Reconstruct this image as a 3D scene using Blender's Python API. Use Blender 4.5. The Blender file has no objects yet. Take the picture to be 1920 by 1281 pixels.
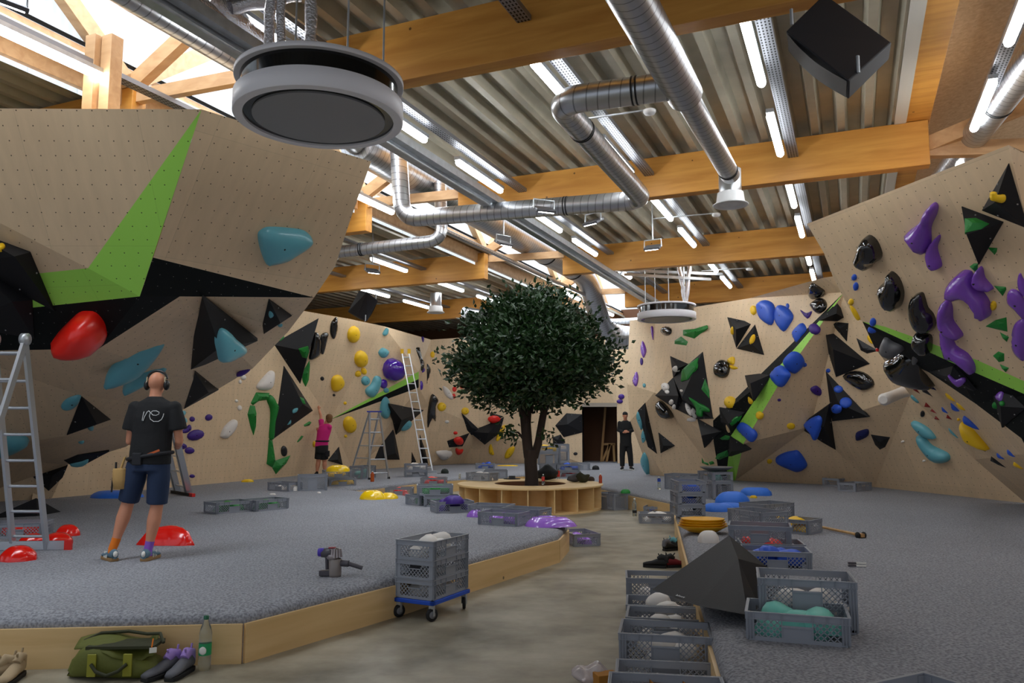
import bpy, bmesh, math, random
from mathutils import Vector, Matrix
from mathutils.bvhtree import BVHTree
from mathutils.geometry import delaunay_2d_cdt
random.seed(7)
SC = bpy.context.scene
COL = SC.collection
# ---------------------------------------------------------------- camera
F = 1470.0; CH = 1.65; PT = math.atan(161/1470)
YAW = math.atan(640/(F/math.cos(PT)))
cd = bpy.data.cameras.new('camera'); cam = bpy.data.objects.new('camera', cd); COL.objects.link(cam)
cam.location = (0, 0, CH); cam.rotation_euler = (math.pi/2+PT, 0, 0)
cd.sensor_width = 36; cd.lens = F/1920*36; cd.clip_start = .05; cd.clip_end = 300
SC.camera = cam
# ---------------------------------------------------------------- view + world
SC.view_settings.view_transform = 'Standard'; SC.view_settings.look = 'None'
SC.view_settings.exposure = 0.68; SC.view_settings.gamma = 1; SC.view_settings.use_curve_mapping = False
wd = bpy.data.worlds.new('world'); SC.world = wd; wd.use_nodes = True
bg = wd.node_tree.nodes['Background']; bg.inputs[0].default_value = (.80, .88, 1, 1); bg.inputs[1].default_value = .38
def sr(r, g, b):
    f = lambda c: (c/255/12.92 if c/255 <= .04045 else ((c/255+.055)/1.055)**2.4)
    return (f(r), f(g), f(b), 1)
CY, SY = math.cos(YAW), math.sin(YAW)
def B(xb, yb, z): return Vector((xb*CY+yb*SY, -xb*SY+yb*CY, z))      # building frame -> world
ROTB = -YAW
def unB(p): return (p[0]*CY-p[1]*SY, p[0]*SY+p[1]*CY, p[2])
EYE = Vector((0, 0, CH))
def ray(x, y):
    a = (x-960)/F; b = (640.5-y)/F
    return Vector((a, math.cos(PT)-b*math.sin(PT), math.sin(PT)+b*math.cos(PT)))
def at(x, y, z):
    r = ray(x, y); return EYE+r*((z-CH)/r.z)
def P(x, y, d):
    r = ray(x, y); return EYE+r*(d/r.y)
MZ = .36
def mat_(x, y): return at(x, y, MZ)
# ---------------------------------------------------------------- daylight: roof glazing of the two lanterns
def area(name, loc, sx, sy, power, col=(.86, .93, 1), rot=(0, 0, 0)):
    l = bpy.data.lights.new(name, 'AREA'); l.shape = 'RECTANGLE'; l.size = sx; l.size_y = sy; l.energy = power; l.color = col
    o = bpy.data.objects.new(name, l); COL.objects.link(o); o.location = loc; o.rotation_euler = rot
    return o
area('daylight_lantern_roof', B(-6.92, 13, 7.95), 1.7, 30, 900, rot=(0, 0, ROTB))
area('daylight_entrance_glazing', (-2.5, -5.5, 3.4), 14, 4.4, 820, col=(.93, .96, 1), rot=(math.pi/2, 0, math.pi))
# ---------------------------------------------------------------- materials
MATS = {}
def nt(name):
    m = bpy.data.materials.new(name); m.use_nodes = True; t = m.node_tree
    return m, t, t.nodes['Principled BSDF']
def mat(name, col, rough=.5, metal=0, spec=.5, coat=0, emit=None, es=0, trans=0, bump=0, bscale=40, var=0):
    if name in MATS: return MATS[name]
    m, t, p = nt(name)
    p.inputs['Base Color'].default_value = col; p.inputs['Roughness'].default_value = rough
    p.inputs['Metallic'].default_value = metal; p.inputs['Specular IOR Level'].default_value = spec
    p.inputs['Coat Weight'].default_value = coat; p.inputs['Coat Roughness'].default_value = .08
    p.inputs['Transmission Weight'].default_value = trans
    if emit: p.inputs['Emission Color'].default_value = emit; p.inputs['Emission Strength'].default_value = es
    if bump or var:
        tc = t.nodes.new('ShaderNodeTexCoord'); n = t.nodes.new('ShaderNodeTexNoise'); n.inputs['Scale'].default_value = bscale
        n.inputs['Detail'].default_value = 4
        t.links.new(tc.outputs['Object'], n.inputs['Vector'])
        if bump:
            b = t.nodes.new('ShaderNodeBump'); b.inputs['Strength'].default_value = bump; b.inputs['Distance'].default_value = .01
            t.links.new(n.outputs['Fac'], b.inputs['Height']); t.links.new(b.outputs['Normal'], p.inputs['Normal'])
        if var:
            r = t.nodes.new('ShaderNodeMapRange'); r.inputs[3].default_value = 1-var; r.inputs[4].default_value = 1+var
            r.inputs[1].default_value = .3; r.inputs[2].default_value = .7
            t.links.new(n.outputs['Fac'], r.inputs[0])
            x = t.nodes.new('ShaderNodeVectorMath'); x.operation = 'SCALE'; x.inputs[0].default_value = col[:3]
            t.links.new(r.outputs[0], x.inputs['Scale']); t.links.new(x.outputs[0], p.inputs['Base Color'])
    MATS[name] = m; return m
def mth(t, op, a, b=None, c=None):
    n = t.nodes.new('ShaderNodeMath'); n.operation = op
    for i, v in enumerate((a, b, c)):
        if v is None: continue
        if isinstance(v, (int, float)): n.inputs[i].default_value = v
        else: t.links.new(v, n.inputs[i])
    return n.outputs[0]
def panel_mat(name, col, dotcol, var=.06, grain=True, pitch=.15, dot=.0068, rough=.5, seam=.12, tint=None):
    """sheet material: T-nut holes on a grid, panel joints, grain; uses UV in metres"""
    m, t, p = nt(name); p.inputs['Roughness'].default_value = rough
    uv = t.nodes.new('ShaderNodeUVMap'); uv.uv_map = 'UVMap'
    s = t.nodes.new('ShaderNodeSeparateXYZ'); t.links.new(uv.outputs[0], s.inputs[0])
    u, v = s.outputs[0], s.outputs[1]
    # staggered rows
    row = mth(t, 'FLOOR', mth(t, 'DIVIDE', v, pitch)); half = mth(t, 'MULTIPLY', mth(t, 'MODULO', row, 2), .5*pitch*.3)
    du = mth(t, 'SUBTRACT', mth(t, 'FRACT', mth(t, 'DIVIDE', mth(t, 'ADD', u, half), pitch)), .5)
    dv = mth(t, 'SUBTRACT', mth(t, 'FRACT', mth(t, 'DIVIDE', v, pitch)), .5)
    d = mth(t, 'SQRT', mth(t, 'ADD', mth(t, 'MULTIPLY', du, du), mth(t, 'MULTIPLY', dv, dv)))
    hole = mth(t, 'LESS_THAN', d, dot/pitch)
    # panel tone
    pu = mth(t, 'FLOOR', mth(t, 'DIVIDE', u, 1.22)); pv = mth(t, 'FLOOR', mth(t, 'DIVIDE', v, 1.5))
    cb = t.nodes.new('ShaderNodeCombineXYZ'); t.links.new(pu, cb.inputs[0]); t.links.new(pv, cb.inputs[1])
    wn = t.nodes.new('ShaderNodeTexWhiteNoise'); t.links.new(cb.outputs[0], wn.inputs['Vector'])
    mp = t.nodes.new('ShaderNodeMapping'); mp.inputs['Scale'].default_value = (7, 1.3, 1); t.links.new(uv.outputs[0], mp.inputs[0])
    ns = t.nodes.new('ShaderNodeTexNoise'); ns.inputs['Scale'].default_value = 1.6; ns.inputs['Detail'].default_value = 6; t.links.new(mp.outputs[0], ns.inputs['Vector'])
    tone = mth(t, 'ADD', mth(t, 'MULTIPLY', mth(t, 'SUBTRACT', wn.outputs['Value'], .5), var*1.6 if grain else 0),
               mth(t, 'MULTIPLY', mth(t, 'SUBTRACT', ns.outputs['Fac'], .5), var*4 if grain else .0))
    su = mth(t, 'LESS_THAN', mth(t, 'FRACT', mth(t, 'DIVIDE', u, 1.22)), .006)
    sv = mth(t, 'LESS_THAN', mth(t, 'FRACT', mth(t, 'DIVIDE', v, 1.5)), .005)
    se = mth(t, 'MULTIPLY', mth(t, 'MAXIMUM', su, sv), -seam)
    k = mth(t, 'ADD', mth(t, 'ADD', tone, se), 1)
    x = t.nodes.new('ShaderNodeVectorMath'); x.operation = 'SCALE'; x.inputs[0].default_value = col[:3]; t.links.new(k, x.inputs['Scale'])
    mx = t.nodes.new('ShaderNodeMix'); mx.data_type = 'RGBA'; t.links.new(hole, mx.inputs[0]); t.links.new(x.outputs[0], mx.inputs[6]); mx.inputs[7].default_value = dotcol
    t.links.new(mx.outputs[2], p.inputs['Base Color'])
    MATS[name] = m; return m
PLY = panel_mat('birch_plywood_wall', sr(221, 194, 158), sr(70, 55, 40))
GREEN = panel_mat('lime_green_painted_panel', sr(160, 222, 88), sr(60, 80, 30), grain=False, rough=.45)
BLK = panel_mat('black_painted_panel', sr(10, 15, 15), sr(120, 120, 115), grain=False, rough=.6, dot=.005); BLK.node_tree.nodes['Principled BSDF'].inputs['Specular IOR Level'].default_value = .2
def wood(name, col, dark, scale=(1, 12, 12), rough=.5):
    m, t, p = nt(name); p.inputs['Roughness'].default_value = rough
    tc = t.nodes.new('ShaderNodeTexCoord'); mp = t.nodes.new('ShaderNodeMapping'); mp.inputs['Scale'].default_value = scale
    ns = t.nodes.new('ShaderNodeTexNoise'); ns.inputs['Scale'].default_value = 1.2; ns.inputs['Detail'].default_value = 7; ns.inputs['Distortion'].default_value = .6
    t.links.new(tc.outputs['Object'], mp.inputs[0]); t.links.new(mp.outputs[0], ns.inputs['Vector'])
    r = t.nodes.new('ShaderNodeValToRGB'); r.color_ramp.elements[0].position = .32; r.color_ramp.elements[0].color = dark
    r.color_ramp.elements[1].position = .68; r.color_ramp.elements[1].color = col
    t.links.new(ns.outputs['Fac'], r.inputs[0])
    vo = t.nodes.new('ShaderNodeTexVoronoi'); vo.inputs['Scale'].default_value = 2.6; t.links.new(tc.outputs['Object'], vo.inputs['Vector'])
    kn = mth(t, 'LESS_THAN', vo.outputs['Distance'], .045)
    mx = t.nodes.new('ShaderNodeMix'); mx.data_type = 'RGBA'; t.links.new(kn, mx.inputs[0]); t.links.new(r.outputs[0], mx.inputs[6])
    mx.inputs[7].default_value = tuple(c*.3 for c in dark[:3])+(1,)
    t.links.new(mx.outputs[2], p.inputs['Base Color']); MATS[name] = m; return m
GLU = wood('glulam_spruce', sr(222, 160, 74), sr(196, 132, 52), (.8, 7, 7))
PALE = wood('pale_spruce', sr(208, 168, 124), sr(188, 146, 102), (1, 8, 8))
OSB = wood('chipboard_cladding', sr(226, 196, 156), sr(205, 170, 128), (14, 14, 30), .7)
BOARD = wood('birch_plywood_board', sr(228, 194, 140), sr(214, 178, 122), (.7, .7, 9), .45)
TIMB = wood('raw_timber', sr(200, 160, 105), sr(170, 125, 75), (6, 6, 1))
# carpet
m, t, p = nt('grey_carpet'); CARPET = m; p.inputs['Roughness'].default_value = 1; p.inputs['Specular IOR Level'].default_value = .1
tc = t.nodes.new('ShaderNodeTexCoord'); n1 = t.nodes.new('ShaderNodeTexNoise'); n1.inputs['Scale'].default_value = 55; n1.inputs['Detail'].default_value = 3
n2 = t.nodes.new('ShaderNodeTexNoise'); n2.inputs['Scale'].default_value = .6; n2.inputs['Detail'].default_value = 3
t.links.new(tc.outputs['Object'], n1.inputs['Vector']); t.links.new(tc.outputs['Object'], n2.inputs['Vector'])
r = t.nodes.new('ShaderNodeValToRGB'); r.color_ramp.elements[0].position = .36; r.color_ramp.elements[0].color = sr(120, 121, 127)
r.color_ramp.elements[1].position = .62; r.color_ramp.elements[1].color = sr(161, 162, 168); t.links.new(n1.outputs['Fac'], r.inputs[0])
k = mth(t, 'MULTIPLY_ADD', n2.outputs['Fac'], .3, .85)
x = t.nodes.new('ShaderNodeVectorMath'); x.operation = 'SCALE'; t.links.new(r.outputs[0], x.inputs[0]); t.links.new(k, x.inputs['Scale']); t.links.new(x.outputs[0], p.inputs['Base Color'])
b = t.nodes.new('ShaderNodeBump'); b.inputs['Strength'].default_value = .7; b.inputs['Distance'].default_value = .012; t.links.new(n1.outputs['Fac'], b.inputs['Height']); t.links.new(b.outputs[0], p.inputs['Normal'])
# concrete
m, t, p = nt('worn_concrete'); CONC = m
tc = t.nodes.new('ShaderNodeTexCoord'); n1 = t.nodes.new('ShaderNodeTexNoise'); n1.inputs['Scale'].default_value = 1.1; n1.inputs['Detail'].default_value = 9; n1.inputs['Roughness'].default_value = .62
mp = t.nodes.new('ShaderNodeMapping'); mp.inputs['Scale'].default_value = (1, 1.2, 1)
t.links.new(tc.outputs['Object'], mp.inputs[0]); t.links.new(mp.outputs[0], n1.inputs['Vector'])
r = t.nodes.new('ShaderNodeValToRGB'); e = r.color_ramp.elements; e[0].position = .3; e[0].color = sr(100, 93, 77); e[1].position = .66; e[1].color = sr(170, 162, 143)
e2 = e.new(.46); e2.color = sr(138, 130, 112)
t.links.new(n1.outputs['Fac'], r.inputs[0]); t.links.new(r.outputs[0], p.inputs['Base Color'])
n3 = t.nodes.new('ShaderNodeTexNoise'); n3.inputs['Scale'].default_value = 3; n3.inputs['Detail'].default_value = 5; t.links.new(mp.outputs[0], n3.inputs['Vector'])
rr = t.nodes.new('ShaderNodeMapRange'); rr.inputs[3].default_value = .25; rr.inputs[4].default_value = .6; t.links.new(n3.outputs['Fac'], rr.inputs[0]); t.links.new(rr.outputs[0], p.inputs['Roughness'])
# duct metal: spiral ribs through UV v
def duct_mat(name, col, rough, rib):
    m, t, p = nt(name); p.inputs['Base Color'].default_value = col; p.inputs['Metallic'].default_value = .95; p.inputs['Roughness'].default_value = rough
    uv = t.nodes.new('ShaderNodeUVMap'); uv.uv_map = 'UVMap'; s = t.nodes.new('ShaderNodeSeparateXYZ'); t.links.new(uv.outputs[0], s.inputs[0])
    f = mth(t, 'FRACT', mth(t, 'ADD', mth(t, 'DIVIDE', s.outputs[1], rib), s.outputs[0]))
    h = mth(t, 'LESS_THAN', mth(t, 'ABSOLUTE', mth(t, 'SUBTRACT', f, .5)), .055)
    mx = t.nodes.new('ShaderNodeMix'); mx.data_type = 'RGBA'; t.links.new(h, mx.inputs[0]); mx.inputs[6].default_value = col; mx.inputs[7].default_value = tuple(c*.5 for c in col[:3])+(1,); t.links.new(mx.outputs[2], p.inputs['Base Color'])
    b = t.nodes.new('ShaderNodeBump'); b.inputs['Strength'].default_value = 1; b.inputs['Distance'].default_value = .02
    t.links.new(h, b.inputs['Height']); t.links.new(b.outputs[0], p.inputs['Normal']); MATS[name] = m; return m
DUCT = duct_mat('spiral_duct_steel', sr(196, 198, 202), .34, .11)
GALV = mat('galvanised_steel', sr(190, 194, 198), .42, .7, var=.12, bscale=9)
ALU = mat('aluminium', sr(205, 208, 214), .32, .85)
DECK = mat('trapezoidal_steel_deck', sr(172, 166, 148), .45, .35, var=.1, bscale=3)
DARK = mat('dark_recess', sr(24, 22, 22), .8)
TUBE = mat('tube_light', (1, 1, 1, 1), .5, emit=(.93, .97, 1, 1), es=17)
SPOTL = mat('floodlight_lens', (1, 1, 1, 1), .5, emit=(.95, .98, 1, 1), es=12)
m, t, p = nt('polycarbonate_glazing'); SKYP = m                # translucent cladding lit by the overcast sky
p.inputs['Base Color'].default_value = (.12, .13, .14, 1); p.inputs['Roughness'].default_value = .3
uv = t.nodes.new('ShaderNodeUVMap'); uv.uv_map = 'UVMap'; s = t.nodes.new('ShaderNodeSeparateXYZ'); t.links.new(uv.outputs[0], s.inputs[0])
f1 = mth(t, 'LESS_THAN', mth(t, 'FRACT', mth(t, 'DIVIDE', s.outputs[0], .6)), .025)
f2 = mth(t, 'MULTIPLY', mth(t, 'SINE', mth(t, 'MULTIPLY', s.outputs[0], 60)), .03)
k = mth(t, 'ADD', mth(t, 'SUBTRACT', .66, mth(t, 'MULTIPLY', f1, .16)), f2)
p.inputs['Emission Color'].default_value = (.80, .90, 1, 1); t.links.new(k, p.inputs['Emission Strength'])
# ---------------------------------------------------------------- mesh helpers
def link(name, me, m=None, parent=None):
    o = bpy.data.objects.new(name, me); COL.objects.link(o)
    if m is not None:
        for mm in (m if isinstance(m, (list, tuple)) else [m]): me.materials.append(mm)
    if parent: o.parent = parent
    return o
def tag(o, label, cat, group=None, kind=None):
    o['label'] = label; o['category'] = cat
    if group: o['group'] = group
    if kind: o['kind'] = kind
    return o
def struct(o): o['kind'] = 'structure'; return o
def empty(name, loc=(0, 0, 0), rz=0):
    o = bpy.data.objects.new(name, None); COL.objects.link(o); o.location = loc; o.rotation_euler = (0, 0, rz); o.empty_display_size = .1; return o
class MB:
    """collects primitives, builds ONE mesh object"""
    def __init__(s): s.v = []; s.f = []; s.m = []; s.sm = []; s.uv = {}
    def add(s, vs, fs, mi=0, smooth=False, uvs=None):
        o = len(s.v); s.v += [tuple(q) for q in vs]
        for i, f in enumerate(fs):
            if uvs: s.uv[len(s.f)] = uvs[i]
            s.f.append([o+k for k in f]); s.m.append(mi); s.sm.append(smooth)
    def box(s, c, d, rz=0, mi=0, rot=None):
        R = rot or Matrix.Rotation(rz, 3, 'Z'); c = Vector(c)
        vs = [c+R @ Vector((x*d[0]/2, y*d[1]/2, z*d[2]/2)) for z in (-1, 1) for x, y in ((-1, -1), (1, -1), (1, 1), (-1, 1))]
        s.add(vs, [(3, 2, 1, 0), (4, 5, 6, 7), (0, 1, 5, 4), (1, 2, 6, 5), (2, 3, 7, 6), (3, 0, 4, 7)], mi)
    def bar(s, a, b, w, h, mi=0, up=(0, 0, 1)):
        a, b = Vector(a), Vector(b); d = (b-a); L = d.length; d.normalize(); u = Vector(up)
        if abs(d.dot(u)) > .98: u = Vector((0, 1, 0))
        x = d.cross(u).normalized(); z = x.cross(d)
        s.box((a+b)/2, (w, L, h), rot=Matrix((x, d, z)).transposed(), mi=mi)
    def tube(s, pts, r, n=10, mi=0, caps=True, closed=False):
        pts = [Vector(q) for q in pts]; rs = r if isinstance(r, (list, tuple)) else [r]*len(pts)
        vs = []; pr = None; L = 0; Ls = []
        for i, q in enumerate(pts):
            if closed: d = pts[(i+1) % len(pts)]-pts[i-1]
            else: d = pts[min(i+1, len(pts)-1)]-pts[max(i-1, 0)]
            d.normalize()
            if i: L += (q-pts[i-1]).length
            Ls.append(L)
            if pr is None:
                a = Vector((0, 0, 1)) if abs(d.z) < .9 else Vector((1, 0, 0)); pr = d.cross(a).normalized()
            else: pr = (pr-d*pr.dot(d)).normalized()
            w = d.cross(pr)
            vs += [q+(pr*math.cos(2*math.pi*k/n)+w*math.sin(2*math.pi*k/n))*rs[i] for k in range(n)]
        fs = []; uvs = []
        m = len(pts) if closed else len(pts)-1
        for i in range(m):
            j = (i+1) % len(pts)
            for k in range(n):
                fs.append((i*n+k, i*n+(k+1) % n, j*n+(k+1) % n, j*n+k))
                L2 = Ls[j] if j else L+.1
                uvs.append([(k/n, Ls[i]), ((k+1)/n, Ls[i]), ((k+1)/n, L2), (k/n, L2)])
        s.add(vs, fs, mi, True, uvs)
        if caps and not closed:
            s.add(vs[:n], [tuple(range(n-1, -1, -1))], mi); s.add(vs[-n:], [tuple(range(n))], mi)
    def lathe(s, c, prof, n=32, mi=0, M=None, smooth=True):
        c = Vector(c); vs = []
        for r, z in prof:
            for k in range(n):
                q = Vector((r*math.cos(2*math.pi*k/n), r*math.sin(2*math.pi*k/n), z))
                vs.append(c+(M @ q if M else q))
        fs = [(i*n+k, i*n+(k+1) % n, (i+1)*n+(k+1) % n, (i+1)*n+k) for i in range(len(prof)-1) for k in range(n)]
        s.add(vs, fs, mi, smooth)
    def prism(s, poly, z0, z1, mi=0):
        n = len(poly); s.add([(x, y, z0) for x, y in poly]+[(x, y, z1) for x, y in poly],
              [tuple(range(n-1, -1, -1)), tuple(range(n, 2*n))]+[(i, (i+1) % n, n+(i+1) % n, n+i) for i in range(n)], mi)
    def ico(s, c, r, sc=(1, 1, 1), mi=0, sub=2, M=None):
        bm = bmesh.new(); bmesh.ops.create_icosphere(bm, subdivisions=sub, radius=r)
        c = Vector(c); vs = []
        for v in bm.verts:
            q = Vector((v.co.x*sc[0], v.co.y*sc[1], v.co.z*sc[2])); vs.append(c+(M @ q if M else q))
        s.add(vs, [tuple(v.index for v in f.verts) for f in bm.faces], mi, True); bm.free()
    def mesh(s, name):
        me = bpy.data.meshes.new(name); me.from_pydata(s.v, [], s.f)
        me.polygons.foreach_set('material_index', s.m); me.polygons.foreach_set('use_smooth', s.sm)
        if s.uv:
            ul = me.uv_layers.new(name='UVMap')
            for pi, uvs in s.uv.items():
                for li, q in zip(me.polygons[pi].loop_indices, uvs): ul.data[li].uv = q
        me.update(); return me
    def build(s, name, m, parent=None): return link(name, s.mesh(name), m, parent)
def bevel(o, w=.004, seg=2):
    md = o.modifiers.new('bevel', 'BEVEL'); md.width = w; md.segments = seg; md.limit_method = 'ANGLE'; md.angle_limit = .6; return o
def copy_tree(o, parent=None):
    c = o.copy(); COL.objects.link(c)
    if parent: c.parent = parent
    for ch in list(o.children): copy_tree(ch, c)
    return c
# ================================================================ SETTING: floor, mats, boards
g = MB(); g.add([(-30, -6, 0), (30, -6, 0), (30, 45, 0), (-30, 45, 0)], [(0, 1, 2, 3)]); struct(g.build('floor', CONC))
NL = [at(x, y, MZ-.06) for x, y in ((-500, 1182), (457, 1161), (752, 1088), (1046, 1008), (1064, 990), (1040, 978), (870, 945), (634, 921))]
NF = [at(x, y, MZ-.02) for x, y in ((634, 921), (700, 912), (788, 902), (860, 896), (983, 889), (1130, 913), (1268, 940), (1267, 962), (1312, 1120), (1368, 1300), (1450, 1560))]
BH = .27
def platform():
    edge = [(p.x, p.y) for p in NL]+[(p.x, p.y) for p in NF[1:]]
    # carpet body with a rounded roll along the edge
    n = len(edge); ed = [Vector(e) for e in edge]; rings = []
    def off(i, d):
        a = ed[max(i-1, 0)]; c = ed[min(i+1, n-1)]; q = ed[i]
        t1 = (q-a).normalized() if i else (c-q).normalized(); t2 = (c-q).normalized() if i < n-1 else t1
        n1 = Vector((-t1.y, t1.x)); n2 = Vector((-t2.y, t2.x)); m = (n1+n2); 
        if m.length < .2: m = n1
        m.normalize(); k = 1/max(.45, m.dot(n1)); return q+m*d*k
    prof = [(.0, 0.0), (.0, BH), (-.0, BH+.02), (.015, BH+.05), (.05, MZ-.022), (.11, MZ-.006), (.2, MZ)]
    vs = []; 
    for d, z in prof:
        for i in range(n):
            q = off(i, d); vs.append((q.x, q.y, z))
    fs = [(a*n+i, a*n+i+1, (a+1)*n+i+1, (a+1)*n+i) for a in range(len(prof)-1) for i in range(n-1)]
    g = MB(); g.add(vs, fs, 0, True)
    top = [off(i, .2) for i in range(n)]
    outer = [Vector((top[-1].x+2, 2.5)), Vector((26, 2.5)), Vector((26, 40)), Vector((-24, 40)), Vector((-24, top[0].y))]
    poly = top+outer
    r = delaunay_2d_cdt([Vector((q.x, q.y)) for q in poly], [], [list(range(len(poly)))], 1, 1e-5)
    g.add([(q.x, q.y, MZ) for q in r[0]], [tuple(f) for f in r[2]])
    o = struct(g.build('floor_carpet_mats', CARPET)); return edge
EDGE = platform()
def boards(pts, tn):
    g = MB(); n = 0
    for (a, b) in zip(pts, pts[1:]):
        a = Vector(a); b = Vector(b); L = (b-a).length; d = (b-a)/L; nr = Vector((d.y, -d.x))
        c = (a+b)/2+nr*.012
        g.box((c.x, c.y, BH/2), (L-.006, .024, BH), rz=math.atan2(d.y, d.x))
    struct(g.build(tn, BOARD))
boards(EDGE[0:2], 'trim_1'); boards(EDGE[1:4], 'trim_2'); boards(EDGE[3:8], 'trim_3'); boards(EDGE[7:12], 'trim_4'); boards(EDGE[11:14], 'trim_5'); boards(EDGE[13:], 'trim_6')
# ================================================================ CLIMBING WALLS
BV = []
def bvh(vs, fs): BV.append(BVHTree.FromPolygons([Vector(v) for v in vs], fs))
def hit(x, y):
    d = ray(x, y).normalized(); best = None
    for b in BV:
        h = b.ray_cast(EYE, d, 80)
        if h[0] is not None and (best is None or h[3] < best[3]): best = h
    if best is None: return None
    nn = best[1].normalized()
    if nn.dot(d) > 0: nn = -nn
    return best[0], nn
def plane3(a, b, c):
    n = (b-a).cross(c-a).normalized(); return a, n
def onpl(pl, x, y):
    o, n = pl; r = ray(x, y); return EYE+r*((o-EYE).dot(n)/r.dot(n))
MI = {'p': 0, 'g': 1, 'b': 2}
def wall(name, verts, faces, thick=None, back=()):
    """verts: dict name->Vector ; faces: list of (matkey, 'a b c ...')"""
    g = MB(); vsA = []; fsA = []
    for mk, ks in faces:
        ps = [verts[k] for k in ks.split()]
        n = Vector((0, 0, 0))
        for i in range(len(ps)): n += ps[i].cross(ps[(i+1) % len(ps)])
        n.normalize()
        if n.dot(ps[0]-EYE) > 0: n = -n; 
        u = Vector((n.y, -n.x, 0))
        u = u.normalized() if u.length > .05 else Vector((1, 0, 0)); v = n.cross(u)
        if v.z < 0: v = -v; u = -u
        # triangulate
        q2 = [Vector((p.dot(u), p.dot(v))) for p in ps]
        if len(ps) > 3:
            r = delaunay_2d_cdt(q2, [], [list(range(len(ps)))], 1, 1e-6)
            idx = []
            for q in r[0]: idx.append(min(range(len(q2)), key=lambda i: (q2[i]-q).length))
            tris = [tuple(idx[k] for k in f) for f in r[2]]
        else: tris = [(0, 1, 2)]
        for t3 in tris:
            tn = (ps[t3[1]]-ps[t3[0]]).cross(ps[t3[2]]-ps[t3[0]])
            if tn.dot(ps[0]-EYE) > 0: t3 = t3[::-1]
            g.add([ps[k] for k in t3], [(0, 1, 2)], MI[mk], False, [[(q2[k].x, q2[k].y) for k in t3]])
            o = len(vsA); vsA += [ps[k] for k in t3]; fsA.append((o, o+1, o+2))
    bvh(vsA, fsA)
    # panel thickness along free edges
    for ks, d in back:
        ps = [verts[k] for k in ks.split()]; d = Vector(d)
        for a, b in zip(ps, ps[1:]):
            g.add([a, b, b+d, a+d], [(0, 1, 2, 3)], 0, False, [[(0, 0), ((b-a).length, 0), ((b-a).length, d.length), (0, d.length)]])
    return struct(g.build(name, [PLY, GREEN, BLK]))
# --- left overhanging block
V = {}
V['A'] = at(-90, 203, 4.8); V['B'] = at(378, 205, 4.8); V['C'] = at(696, 303, 4.8)
V['G'] = P(262, 556, 8.6)
PU1 = plane3(V['A'], V['B'], V['G'])
V['F0'] = onpl(PU1, -90, 372); V['S'] = onpl(PU1, 165, 503)
V['C1'] = P(662, 395, 9.6); V['C2'] = P(626, 500, 10.1); V['D'] = P(590, 558, 10.5)
PU3 = plane3(V['B'], V['C'], V['G'])
for k, x, y in (('C1', 662, 397), ('C2', 628, 500), ('D', 589, 558), ('Q', 287, 483), ('N', 337, 556)): V[k] = onpl(PU3, x, y)
V['H'] = P(-90, 659, 9.6); V['I'] = P(185, 654, 9.7)
PU2 = plane3(V['F0'], V['G'], V['H'])
for k, x, y in (('T', 60, 577), ('T0', -90, 592), ('U', -90, 530), ('I', 185, 654)): V[k] = onpl(PU2, x, y)
V['N2'] = onpl(plane3(V['G'], V['N'], V['I']), 208, 640)
V['K0'] = mat_(-90, 946); V['K3'] = mat_(97, 935)
V['L1'] = P(152, 742, 11.1); V['L2'] = P(120, 818, 12.0); V['L3'] = P(-90, 850, 11.6); V['K1'] = P(236, 838, 14.4); V['K2'] = P(125, 872, 14.2)
V['E1'] = P(345, 767, 13.2); V['E2'] = P(411, 728, 12.4); V['E3'] = P(475, 690, 11.7); V['E4'] = P(541, 621, 11.1)
wall('wall_left', V, [('p', 'A B S F0'), ('g', 'B G S'), ('g', 'S G T U'), ('p', 'F0 S U'), ('b', 'T G I H T0'), ('b', 'U T T0'),
     ('p', 'B C C1 C2 D Q'), ('b', 'Q D N G'), ('b', 'G N I'),
     ('p', 'N D E4 E3 E2'), ('p', 'N E2 E1 L1 I'), ('p', 'E1 K1 L2 L1'), ('p', 'I L1 L2 L3 H'), ('p', 'L3 L2 K1 K2'), ('p', 'L3 K2 K3 K0')],
     back=[('B C C1 C2 D E4 E3 E2 E1', (-.32, .9, .05)), ('A B', (-.1, .5, -.02))])
# --- back-left wall
V['b0'] = mat_(60, 938); V['b1'] = mat_(440, 903.5); V['b15'] = mat_(585, 889.5); V['b2'] = mat_(662, 883); V['b3'] = mat_(805, 873)
V['t0'] = V['b0']+Vector((.3, -.2, 4.3)); V['t1'] = V['b1']+Vector((.3, -.3, 4.3))
V['t2'] = at(655, 598, 4.65); V['t25'] = at(720, 612, 4.65); V['t3'] = at(808, 637, 4.65)
V['m1'] = P(803, 760, 26.4)
V['tp'] = P(619, 787, 22.3); V['sg'] = P(785, 697, 24.9); V['sl'] = P(785, 711, 25.0); V['sb'] = P(785, 727, 25.2)
wall('wall_back_left', V, [('p', 'b0 b1 t1 t0'), ('p', 'b1 b15 tp'), ('p', 'b15 b2 tp'), ('p', 'b1 tp t1'), ('p', 't1 tp t2'), ('p', 't2 tp sg t25'), ('p', 't25 sg t3'), ('g', 'tp sl sg'), ('b', 'tp sb sl'), ('p', 'tp b2 b3 m1 sb'), ('p', 'sb m1 t3 sg sl')])
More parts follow.
